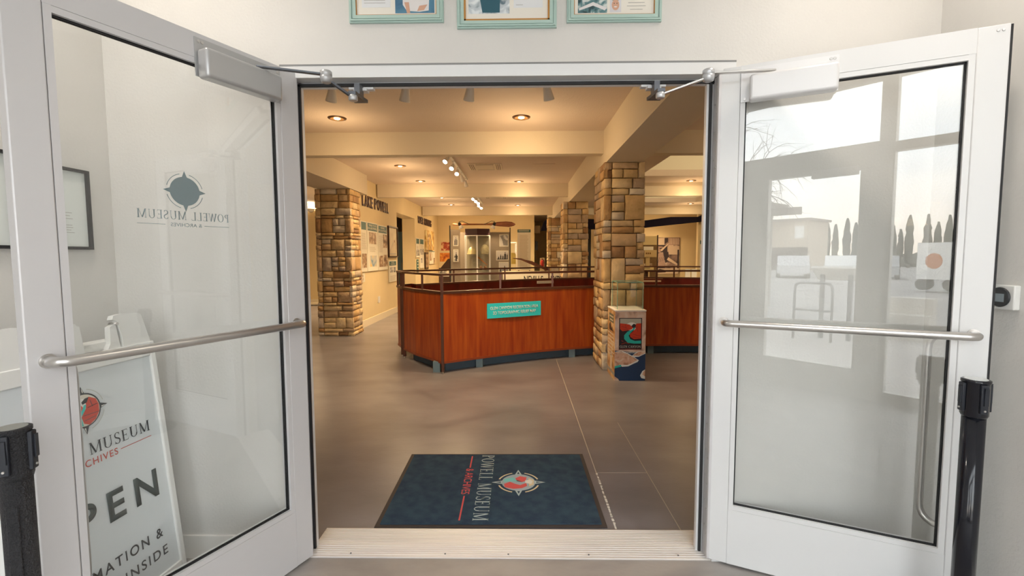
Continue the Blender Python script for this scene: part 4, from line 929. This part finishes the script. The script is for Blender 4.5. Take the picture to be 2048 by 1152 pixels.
EX = [[([(-.9, .06), (.9, .06), (.9, .1), (-.2, .1), (-.3, .45), (-.85, .9), (-.9, .9)], PL), ([(-.8, .9), (-.3, .5), (0, .12), (.85, .1), (.85, .35), (.3, .6)], PG)],
      [(rect(-.9, .06, .9, .94), PL), (rect(-.9, .06, .9, .2), PG), fig(-.6, .1, .3), fig(-.25, .12, .5), fig(.1, .1, .45), fig(.45, .1, .75, .16), fig(.78, .12, .6)],
      [(rect(-.9, .5, .9, .94), PL), ([(-.7, .1), (-.4, .4), (.2, .55), (.7, .5), (.8, .1)], PG), fig(.2, .06, .6, .2)]]
for k, (x0, x1, z0, z1, w_) in enumerate(((-.56, -.28, 1.68, 2.05, .02), (-.66, -.28, 1.26, 1.56, .02), (-.58, -.28, .86, 1.21, .02))):
    print_on('%s black and white photograph on the right of the grey screen' % ('top', 'middle', 'bottom')[k], x0, x1, z0, z1, 12.328, BW('s%d' % k, 7, 10+k), .01, w_, extra=EX[k])
for k, (z0, z1) in enumerate(((1.70, 2.02), (1.22, 1.60))):
    print_on('%s narrow print on the angled left wing of the screen' % ('upper', 'lower')[k], -1.97, -1.80, z0, z1, 12.19, BW('w%d' % k, 12, 20+k), .01, .02, yaw=math.radians(32), extra=[(rect(-.75, .08, .75, .92), PL), fig(-.45, .1, .6, .18), fig(0, .1, .75, .18), fig(.45, .1, .65, .18)] if k == 0 else [(rect(-.75, .5, .75, .92), PL), fig(.1, .08, .7, .3)])
# glass tower case
t = bbase('glass_tower_case', 'tall angled glass display case with dark top before the grey screen', 'display case', -1.19, 11.8, 0)
pl = [(-.36, 0), (0, -.10), (.36, 0), (.36, .34), (-.36, .34)]
b = MB(); b.prism(pl, 2.01, 2.20); b.build('crown', mat('dark_oxblood', (.035, .006, .01), .5), t)
b = MB(); b.prism(pl, 0, .55); b.build('plinth', MATS['dark_oxblood'], t)
b = MB()
for x, yy, w_ in ((-.36, 0, .025), (0, -.10, .04), (.36, 0, .025), (-.36, .34, .02), (.36, .34, .02)): b.box(x-w_/2, x+w_/2, yy-.012, yy+.012, .55, 2.01)
for (xa, ya), (xb_, yb_) in zip(pl[:3], pl[1:3]):
    for z in (.56, 1.985): b.strip([(xa, ya), (xb_, yb_)], z, z+.022, .02)
b.build('metal_frame', ALU_W, t)
b = MB()
for (xa, ya), (xb_, yb_) in zip(pl, pl[1:4]): b.strip([(xa, ya), (xb_, yb_)], .56, 2.01, .006)
b.build('glass', GLASS_C, t)
B(-.34, .34, .32, .335, .56, 2.0).build('back', mat('case_back', (.38, .34, .27), .8), t)
for z in (1.44, .97): b = MB(); b.prism([(-.34, .02), (0, -.08), (.34, .02), (.34, .32), (-.34, .32)], z, z+.008); b.build('shelf', GLASS_C, t)
HM = mat('brass_helmet', (.62, .50, .28), .5, .3); 
b = MB(); b.lathe([(.165, 0), (.16, .012), (.135, .04), (.13, .09), (.105, .16), (.06, .205), (.01, .22)], n=24); o = b.build('pith_helmet', HM); o.location = (-1.36, 11.93, 1.449); tag(o, 'domed tan helmet in the left half of the glass tower case', 'helmet')
b = MB(); b.lathe([(.10, 0), (.12, .05), (.13, .14), (.11, .22), (.05, .28), (.01, .29)], n=24); o = b.build('white_bonnet', mat('aged_white_cloth', (.66, .58, .38), .9, noise=.2, nscale=20)); o.location = (-.98, 11.95, 1.449); tag(o, 'rounded off-white headpiece in the right half of the glass tower case', 'helmet')
for k, x in enumerate((-1.10, -.97)):
    b = MB(); b.lathe([(.035, 0), (.055, .03), (.055, .07), (.03, .11), (.02, .12)], n=16); o = b.build('clay_jar', mat('red_clay', (.22, .08, .03), .6)); o.location = (x, 11.95, .979); tag(o, '%s of two small brown jars on the lower case shelf' % ('left', 'right')[k], 'jar')
b = MB(); b.prism([(0, 0), (.03, .0), (.36, .27), (.33, .30)], -.01, .01, M=frame((0, 0, 0), (-1, 0, 0), (0, 0, 1))); o = b.build('orange_strap', mat('orange_webbing', (.60, .22, .08), .7)); o.location = (-.90, 12.05, 1.12); tag(o, 'orange strap draped below the headpiece in the tower case', 'strap')
# paddle across the top and clip lamps
PD = mat('varnished_paddle', (.42, .14, .05), .35, col2=(.22, .06, .02), nscale=5, stretch=(.6, 4, 4))
b = MB(); b.tube([(-.92, 0, 0), (-.85, 0, 0), (.10, 0, 0)], [.030, .028, .022], n=10)
b.prism([(.06, .02), (.25, .035), (.45, .07), (.70, .085), (.88, .07), (.98, .02), (1.0, -.01), (.95, -.05), (.80, -.085), (.50, -.065), (.25, -.035), (.06, -.02)], -.012, .012, M=frame((0, 0, 0), (1, 0, 0), (0, 0, 1)))
o = b.build('boat_paddle', PD); o.location = (-1.06, 12.35-.03, 2.362); tag(o, 'long varnished wooden paddle lying across the top of the screen', 'paddle')
for k, (x, s) in enumerate(((-1.72, 1), (-.66, -1))):
    t = bbase('clip_lamp', '%s black clip lamp with white rim on a rod over the screen' % ('left', 'right')[k], 'lamp', x, 11.72, 2.40)
    b = MB(); b.tube([(0, 0, 0), (s*.10, .02, .02), (s*.28, .06, -.06), (s*.32, .10, -.06)], .008, n=8); b.build('rod', BLACK, t)
    M = Matrix.Translation((0, 0, -.02)) @ Matrix.Rotation(s*.35 if 0 else -s*.38, 4, 'Y')
    b = MB(); b.lathe([(.025, .0), (.042, -.02), (.045, -.10)], n=18, M=M); b.build('socket', BLACK, t)
    b = MB(); b.lathe([(.045, -.10), (.075, -.19), (.07, -.192)], n=18, M=M, caps=False); b.build('rim', WHITE, t)
    spot(t, M @ Vector((0, 0, -.24)), 14, 1.6, .8, (math.radians(35), 0, 0), .04)
# white text panel, small case, hall items
t = bbase('text_panel', 'tall cream text panel with dark header right of the grey screen', 'information panel', .215, 14.0, 0)
B(-.225, .225, -.02, .02, .9, 2.19).build('board', CREAM, t); B(-.225, .225, -.025, .02, 2.19, 2.29).build('header', HDR, t); B(-.2, -.17, -.01, .02, 0, .9).build('leg', BLACK, t); B(.17, .2, -.01, .02, 0, .9).build('leg', BLACK, t)
flat('print', [(rect(-.15, 1.0+k*.028, .15-.05*random.random(), 1.012+k*.028), mat('faint_print', (.60, .52, .38), .7), 0) for k in range(40)]+[(rect(-.19, 2.225+k*.03, .17, 2.235+k*.03), CREAM, 12) for k in range(2)], frame((0, -.02, 0), (1, 0, 0), (0, 0, 1)), t)
t = bbase('small_glass_case', 'narrow metal-edged glass case between screen and text panel', 'display case', -.14, 14.6, 0)
B(-.12, .10, -.1, .1, 0, .86).build('base', CREAM, t); b = MB(); b.box(-.12, .10, -.1, .1, .86, 1.86); b.build('glass', GLASS_C, t)
b = MB(); b.box(.08, .105, -.11, -.09, .86, 1.88); b.box(-.12, .10, -.11, -.09, 1.84, 1.88); b.build('metal_frame', ALU_W, t); B(-.10, .06, 0, .05, 1.1, 1.5).build('backing', mat('ochre_board', (.42, .30, .06), .8), t)
t = bbase('wall_monitor', 'grey box monitor high in the back hallway', 'monitor', .75, 16.6, 2.28); B(-.12, .12, -.1, .2, 0, .30, bev=.01).build('housing', mat('beige_plastic', (.42, .33, .22), .6), t); B(-.13, .02, .1, .13, .05, .2).build('bracket', DW, t)
t = bbase('hand_dryer', 'small black wall unit at the hallway entrance', 'wall unit', .72, 15.9, 1.60); B(-.06, .04, -.06, .05, 0, .34, bev=.008).build('housing', BLACK, t)
t = bbase('fire_extinguisher', 'small red fire extinguisher beside the farthest column', 'fire extinguisher', .84, 14.0, 1.02); b = MB(); b.lathe([(.05, 0), (.055, .02), (.055, .18), (.03, .22), (.015, .24)], n=18); b.build('cylinder', mat('extinguisher_red', (.45, .02, .015), .35), t); b = MB(); b.tube([(0, 0, .24), (.05, 0, .22), (.06, 0, .10)], .01, n=8); b.box(-.03, .03, -.01, .01, .24, .27); b.build('valve', BLACK, t)
B(-.08, .08, .06, .09, -1.02, .3).build('bracket_post', WALLM, t)
# hanging dark canopy
b = MB(); b.prism([(.78, 2.22), (1.3, 2.28), (3.0, 2.20), (4.05, 2.30), (4.55, 2.40), (6.0, 2.43), (6.15, 2.46), (6.15, 2.53), (6.05, 2.56), (5.9, 2.54), (4.8, 2.60), (1.0, 2.66)] if 0 else [(.74, 2.20), (1.6, 2.24), (3.9, 2.26), (4.5, 2.33), (5.92, 2.47), (6.06, 2.56), (6.10, 2.70), (5.98, 2.70), (5.80, 2.62), (4.9, 2.62), (4.15, 2.52), (3.9, 2.50), (1.0, 2.62), (.85, 2.5)], -.12, .12, M=frame((0, 13.2, 0), (1, 0, 0), (0, 0, 1)))
o = b.build('hanging_canoe', mat('blue_black_hull', (.010, .008, .020), .9, spec=.15)); tag(o, 'long dark tapering boat hull hung under the ceiling at the back', 'boat')
o = None
# Nevills exhibit block behind the case
t = bbase('exhibit_counter', 'cream counter with black Nevills Expedition lettering behind the map case', 'counter', .42, 8.9, 0)
B(-.75, 1.2, -.02, .5, 0, 1.0).build('body', CREAM, t); B(-.78, 1.23, -.03, .53, 1.0, 1.03).build('top', mat('cream_top', (.80, .72, .52), .5), t)
Mn = frame((0, -.02, 0), (1, 0, 0), (0, 0, 1)); sans('lettering', 'NEVILLS', -.26, .77, .45, .165, Mn, INK, t, bold=.02); sans('lettering', 'EXPEDITION', .37, .77, .66, .165, Mn, INK, t, bold=.02)
t = bbase('boat_oars', 'bundle of dark wooden oars slanting over the cream counter', 'oars', .0, 9.15, 1.30); b = MB()
for k in range(1): b.tube([(-.10, 0, .05), (.10, 0, .02), (.40, .02, -.10), (.75, .04, -.235)], [.008, .022, .032, .03], n=10)
b.build('shaft', mat('dark_oar_wood', (.11, .035, .02), .5), t); b = MB(); b.tube([(.05, .05, .03), (.35, .07, -.05), (.72, .09, -.235)], [.01, .025, .03], n=10); b.build('shaft', MATS['dark_oar_wood'], t)
o = B(2.58, 2.68, 15.2, 15.3, 0, 2.45).build('dark_post', BLACK); tag(o, 'slim dark upright seen between the middle and near columns', 'post')

# ================================================================ RIGHT BAY
t = bbase('notice_board', 'brown display board with pinned notices right of the near column', 'display board', 3.15, 9.6, 0)
B(-.42, .33, -.02, .02, .5, 1.66).build('board', mat('brown_cork', (.25, .15, .07), .9, noise=.2, nscale=30), t); B(-.42, .30, -.03, .0, 1.66, 1.88).build('header', mat('tan_header', (.62, .48, .24), .7), t)
for x in (-.42, .31): B(x, x+.025, -.03, .0, 0, 1.90).build('post', DW, t)
flat('notices', [(rect(-.02, 1.50, .22, 1.62), CREAM, 0), (rect(-.32, 1.36, -.05, 1.48), CREAM, 0), (rect(-.32, 1.24, -.05, 1.35), SEP('m', 3), 0), (rect(-.35, 1.06, -.2, 1.18), CREAM, 0), (rect(-.1, 1.0, .2, 1.2), SEP('n', 4), 0)], frame((0, -.02, 0), (1, 0, 0), (0, 0, 1)), t)
t = bbase('wooden_sign_post', 'pale wooden sign board on a post before the brown board', 'sign', 3.13, 9.2, 0); PWD = mat('pale_pine', (.66, .50, .24), .7)
B(-.045, .045, -.02, .02, 0, 1.40).build('post', PWD, t); B(-.20, .20, -.045, -.02, 1.36, 1.53).build('board', PWD, t); flat('print', [(rect(-.06+k*.045, 1.43, -.03+k*.045, 1.47), mat('burnt_print', (.25, .12, .04), .7), 0) for k in range(3)], frame((0, -.045, 0), (1, 0, 0), (0, 0, 1)), t)
t = bbase('donation_box', 'small yellow box with dark slot on a stand right of the near column', 'box', 2.78, 8.0, 0); B(-.14, .13, -.1, .1, 1.06, 1.17).build('box', mat('pale_yellow_board', (.78, .64, .30), .6), t); B(-.12, .05, -.101, -.099, 1.13, 1.14).build('slot', BLACK, t); B(-.03, .03, -.03, .03, 0, 1.06).build('stand', DW, t)
t = bbase('photo_mural', 'large brown-toned photo mural of a rower beyond the near column', 'picture', 5.55, 15.66, .70); t0 = t
PM = photo_mat('mural_tones', [(.05, .035, .04), (.25, .17, .15), (.62, .48, .38)], 3.5, 3); DK = mat('mural_dark', (.04, .028, .035), .6); MD = mat('mural_mid', (.34, .23, .19), .6); LGT = mat('mural_light', (.60, .47, .36), .6)
B(-.52, .52, -.02, .02, 0, 1.36).build('panel', PM, t)
flat('picture', [(rect(-.5, 1.08, -.05, 1.34), LGT, 0), (rect(-.5, .80, .06, 1.08), DK, 0), (rect(.08, 1.08, .5, 1.34), MD, 0), ([(-.05, 1.34), (-.05, 1.1), (.08, 1.2), (.08, 1.34)], DK, 1)]+[(rect(.14+k*.06, 1.10, .17+k*.06, 1.33), LGT, 1) for k in range(6)]+
     [(rect(.10, .72, .5, 1.04), LGT, 0), (ell(-.30, .86, .12, .10), MD, 1), ([(-.42, .93), (-.10, .98), (-.12, 1.02), (-.38, 1.04)], MD, 2), ([(-.5, .70), (-.35, .82), (-.15, .78), (.0, .55), (-.05, .28), (-.45, .22)], MD, 1), ([(-.2, .9), (.1, 1.15), (.12, 1.12), (-.15, .84)], LGT, 2),
      ([(-.1, .80), (.1, .82), (.15, .5), (0, .4)], DK, 1), ([(.1, .62), (.45, .38), (.45, .30), (.05, .52)], LGT, 2), (rect(-.5, .0, .5, .20), LGT, 0), ([(-.5, .1), (-.2, .18), (.1, .12), (.0, .05), (-.5, .03)], DK, 1), (rect(.44, .2, .5, .9), DK, 1)]+[(line(-.42+k*.07, .35+k*.03, -.36+k*.07, .62, .012), DK, 3) for k in range(6)], frame((0, -.02, 0), (1, 0, 0), (0, 0, 1)), t)
t = bbase('information_panel', 'cream panel with teal header at the right edge of the gallery view', 'information panel', 6.45, 13.49, 0.9)
B(-.45, .45, -.02, 0, 0, .98).build('board', CREAM, t); B(-.45, .45, -.025, 0, .86, .98).build('header', HDR, t); flat('print', [(rect(-.25, .55, .0, .75), photo_mat('photo_red_small', [(.3, .03, .02), (.6, .2, .1), (.7, .6, .4)], 9, 4), 0), (rect(-.3, .905, .3, .935), CREAM, 12)], frame((0, -.02, 0), (1, 0, 0), (0, 0, 1)), t)
t = bbase('brochure_counter', 'pale counter with upright white cards at the right edge beyond the case', 'counter', 4.0, 8.2, 0)
B(-.32, .5, 0, .3, 0, .90).build('body', CREAM, t)
for k, x in enumerate((-.30, -.16, .06)): B(x, x+.11, .05, .07, .90, 1.10).build('card', PLAST, t)
# unseen strip lamps added near the coffer edges to brighten the far faces
for (x, y_, nm) in ((4.0, 4.6, 'nearer'), (3.9, 8.8, 'farther')):
    t = bbase('added_coffer_lamp', 'unseen strip lamp added to brighten the %s ceiling coffer' % nm, 'ceiling light', x, y_, cz+.16); B(-1.2, 1.2, -.04, .04, 0, .04).build('housing', WHITE, t)
    ld = bpy.data.lights.new('lamp', 'AREA'); ld.shape = 'RECTANGLE'; ld.size = 2.3; ld.size_y = .06; ld.energy = 30; ld.color = (1, .80, .5); lo = bpy.data.objects.new('lamp', ld); C.objects.link(lo); lo.parent = t; lo.location = (0, .06, .06); lo.rotation_euler = (math.radians(105), 0, 0)

# ================================================================ ENTRY GLAZING AND THE OUTDOORS (seen as reflection in the right door)
em = MB(); V = VY
for x0, x1 in ((VX0, VX0+.06), (-1.45, -1.40), (-.72, -.62), (.70, .82), (VX1-.06, VX1)): em.box(x0, x1, V-.05, V+.05, 0, 3.15)
for x0, x1 in ((-.62, -.28), (.56, .70)): em.box(x0, x1, V-.04, V+.04, 0, 2.24)
em.box(-.62, .70, V-.05, V+.05, 2.24, 2.48); em.box(.82, VX1-.06, V-.05, V+.05, 2.37, 2.455); em.box(-1.40, -.72, V-.05, V+.05, 2.24, 2.48); em.box(VX0+.06, -1.45, V-.05, V+.05, 2.24, 2.48)
em.box(-.28, .56, V-.03, V+.03, 0, .28); em.box(-1.40, -.72, V-.03, V+.03, 0, .28); em.box(VX0+.06, -1.45, V-.03, V+.03, 0, .1); em.box(.82, VX1-.06, V-.03, V+.03, 0, .1); em.box(VX0, VX1, V-.05, V+.05, 3.05, 3.15)
eo = struct(em.build('window_1', mat('entry_frame_grey', (.52, .50, .46), .5, .2)))
b = MB()
for x0, x1, z0, z1 in ((-.28, .56, .28, 2.24), (-.62, .70, 2.48, 3.05), (.82, VX1-.06, .1, 2.37), (.82, VX1-.06, 2.455, 3.05), (-1.40, -.72, .28, 2.24), (-1.40, -.72, 2.48, 3.05), (VX0+.06, -1.45, .1, 2.24), (VX0+.06, -1.45, 2.48, 3.05)): b.box(x0, x1, V-.003, V+.003, z0, z1)
b.build('glass', GLASS_E, eo)
b = MB(); b.box(.15, .55, V+.03, V+.09, 2.19, 2.27, bev=.008); b.build('closer_cover', ALU, eo)
PAV = mat('parking_pavement', (.36, .34, .33), .9, col2=(.27, .26, .26), nscale=.6); 
o = B(-60, 60, -90, VY-.05, -.25, -.06).build('ground', PAV); o['kind'] = 'structure'
o = B(-6, 6, -9, VY-.05, -.06, -.0).build('pavement', mat('walk_concrete', (.42, .39, .37), .9)); o['kind'] = 'structure'
CYP = mat('cypress_green', (.035, .05, .03), .95, noise=.4, nscale=8, bump=1, bscale=6)
def cypress(x, y_, H, label):
    b = MB(); r = random.Random(int(x*10)); n = 14; prof = [(.16, .0), (.16, .4)]
    for k in range(12): u = k/11; prof.append((H*.062*math.sin(PI*(u*.86+.12))**.7*(1+r.uniform(-.12, .12))+.02, .4+(H-.4)*u))
    b.lathe(prof[2:]+[(.01, H+.05)], n=n); t = thing('cypress_tree', label, 'tree', (x, y_, -.06), 0, 'cypress row across the car park')
    for v in b.bm.verts: v.co.x += r.uniform(-.06, .06); v.co.y += r.uniform(-.06, .06)
    b.build('foliage', CYP, t); b = MB(); b.tube([(0, 0, 0), (0, 0, .6)], .12); b.build('trunk', DW, t)
for k, (x, H) in enumerate(((-17.0, 5.0), (-16.2, 4.8), (-15.1, 5.4), (-14.3, 4.9), (-11.0, 4.4), (-10.4, 4.0), (-9.7, 5.4), (-8.3, 5.4), (-7.5, 4.6), (-6.7, 5.2))): cypress(x, -60, H, 'narrow cypress reflected in the right pane, %s of the row' % 'first,second,third,fourth,fifth,sixth,seventh,eighth,ninth,tenth'.split(',')[k])
b = MB(); r = random.Random(4)
for k in range(46):
    x = -32+k*1.1; h = r.uniform(1.2, 2.6); b.lathe([(.5, 0), (.9, h*.4), (.7, h*.8), (.1, h)], n=8, c=(x, -66, -.06))
o = b.build('far_shrubs', mat('hazy_shrub_green', (.10, .11, .09), .95)); tag(o, 'hazy line of shrubs behind the cypress row in the reflection', 'shrubs', kind='stuff')
t = thing('low_building', 'low beige building reflected at left in the right pane', 'building', (-15.2, -47, -.06)); B(-3, 1.3, -3, 2, 0, 4.5).build('wall', mat('beige_stucco', (.55, .46, .36), .9), t); B(-3.2, 1.5, -3.2, 2.2, 4.5, 4.7).build('roof', mat('roof_edge', (.35, .3, .26), .8), t); B(.2, .95, 2, 2.03, 2.9, 4.0).build('window', WHITE, t); B(-3.02, 1.32, 1.98, 2.05, 0, 2.1).build('arcade_shade_slab', DW, t)  # dark slab on the wall is arcade shade put into colour
def car(x, y_, rz, col, label):
    t = thing('parked_car', label, 'car', (x, y_, -.06), rz, 'cars parked across the way'); m = mat('car_%s' % col[0], col[1], .3, .2)
    b = MB(); b.prism([(-2.1, .3), (-2.15, .75), (-1.5, .85), (-.9, 1.35), (.7, 1.38), (1.3, .9), (2.05, .78), (2.1, .3)], -.85, .85, M=frame((0, 0, 0), (1, 0, 0), (0, 0, 1))); b.build('body', m, t)
    b = MB(); b.prism([(-1.35, .87), (-.85, 1.28), (.62, 1.30), (1.1, .92)], -.86, .86, M=frame((0, 0, 0), (1, 0, 0), (0, 0, 1))); b.build('windows', DGREY, t)
    for wx in (-1.35, 1.3):
        for wy in (-.8, .8): b = MB(); b.tube([(wx, wy-.1, .32), (wx, wy+.1, .32)], .32, n=16); b.build('wheel', BLACK, t)
car(-10.0, -31, 1.2, ('silver', (.5, .5, .52)), 'silver car reflected nearest the low building'); car(-7.9, -33, 1.3, ('white', (.7, .7, .7)), 'white car reflected beside the silver one'); car(-5.9, -33, 1.35, ('grey', (.3, .31, .33)), 'grey car reflected rightmost of the three')
t = thing('utility_trailer', 'white trailer with orange graphic reflected at the right of the pane', 'trailer', (-1.6, -22, -.06)); B(-.6, .6, -.4, .4, .5, 1.9).build('body', WHITE, t); flat('graphic', [(ell(.1, 1.2, .25, .3), mat('orange_graphic', (.6, .2, .06), .6), 0)], frame((0, .4, 0), (-1, 0, 0), (0, 0, 1)), t)
for x in (-.4, .4): b = MB(); b.tube([(x, -.36, .3), (x, .36, .3)], .24, n=14); b.build('wheel', BLACK, t)
t = thing('pergola', 'slatted pergola end reflected near the hinge side of the right pane', 'pergola', (-4.2, -12, -.06)); PGM = mat('weathered_beam', (.28, .25, .21), .9)
for k in range(6): B(-.9+k*.28, -.84+k*.28, -1, 1, 2.75, 2.92).build('rafter', PGM, t)
B(-1, 1.25, -.06, .06, 2.55, 2.75).build('beam', PGM, t)
for x in (-.9, .4): B(x, x+.12, -.06, .06, 0, 2.55).build('post', PGM, t)
t = thing('bare_tree', 'bare branching tree reflected at the upper left of the right pane', 'tree', (-5.6, -10, -.06)); b = MB(); r = random.Random(9)
b.tube([(0, 0, 0), (.1, 0, 1.6), (.2, 0, 2.8)], [.14, .12, .10], n=8); b.build('trunk', DW, t); b = MB()
def branch(p, d, Ln, rad, lv):
    q = p+d*Ln*.5+Vector((r.uniform(-.1, .1), r.uniform(-.1, .1), r.uniform(-.05, .1)))*Ln; e = p+d*Ln
    b.tube([p, q, e], [rad, rad*.8, rad*.6], n=5)
    if lv < 5:
        for _ in range(3 if lv < 3 else 2):
            nd = (d+Vector((r.uniform(-.6, .6), r.uniform(-.5, .5), r.uniform(-.6, .4)))).normalized(); branch(e if _ else q, nd, Ln*.68, rad*.58, lv+1)
for d in ((.9, 0, .55), (.5, .3, .9), (1, -.2, .25), (-.6, 0, .8)): branch(Vector((.2, 0, 2.8)), Vector(d).normalized(), 1.3, .045, 0)
b.build('branches', DW, t)
t = thing('outdoor_lectern', 'slanted outdoor information lectern reflected low in the pane', 'lectern', (-.62, -7, 0)); b = MB(); b.box(-.32, .32, -.22, .22, -.02, .02, M=Matrix.Translation((0, 0, 1.1)) @ Matrix.Rotation(.5, 4, 'X')); b.build('panel', mat('lectern_face', (.66, .64, .6), .6), t)
for x in (-.2, .2): B(x-.03, x+.03, -.03, .03, 0, 1.08).build('post', DGREY, t)
t = thing('hand_rail', 'looped metal handrail reflected beside the lectern', 'railing', (-1.1, -6.6, 0)); b = MB(); b.tube(rounded_path([(0, 0, 0), (0, 0, .95), (.55, 0, .95), (.55, 0, 0)], .12), .022); b.tube([(0, 0, .5), (.55, 0, .5)], .018); b.build('tube', DGREY, t)
t = thing('concrete_bench', 'pale stepped concrete bench reflected low in the right pane', 'bench', (0, -8, 0)); B(-.45, .45, -.3, .3, 0, .42).build('base', mat('pale_concrete', (.6, .56, .5), .9), t); B(-.25, .45, -.3, .0, .42, .68).build('back', MATS['pale_concrete'], t)
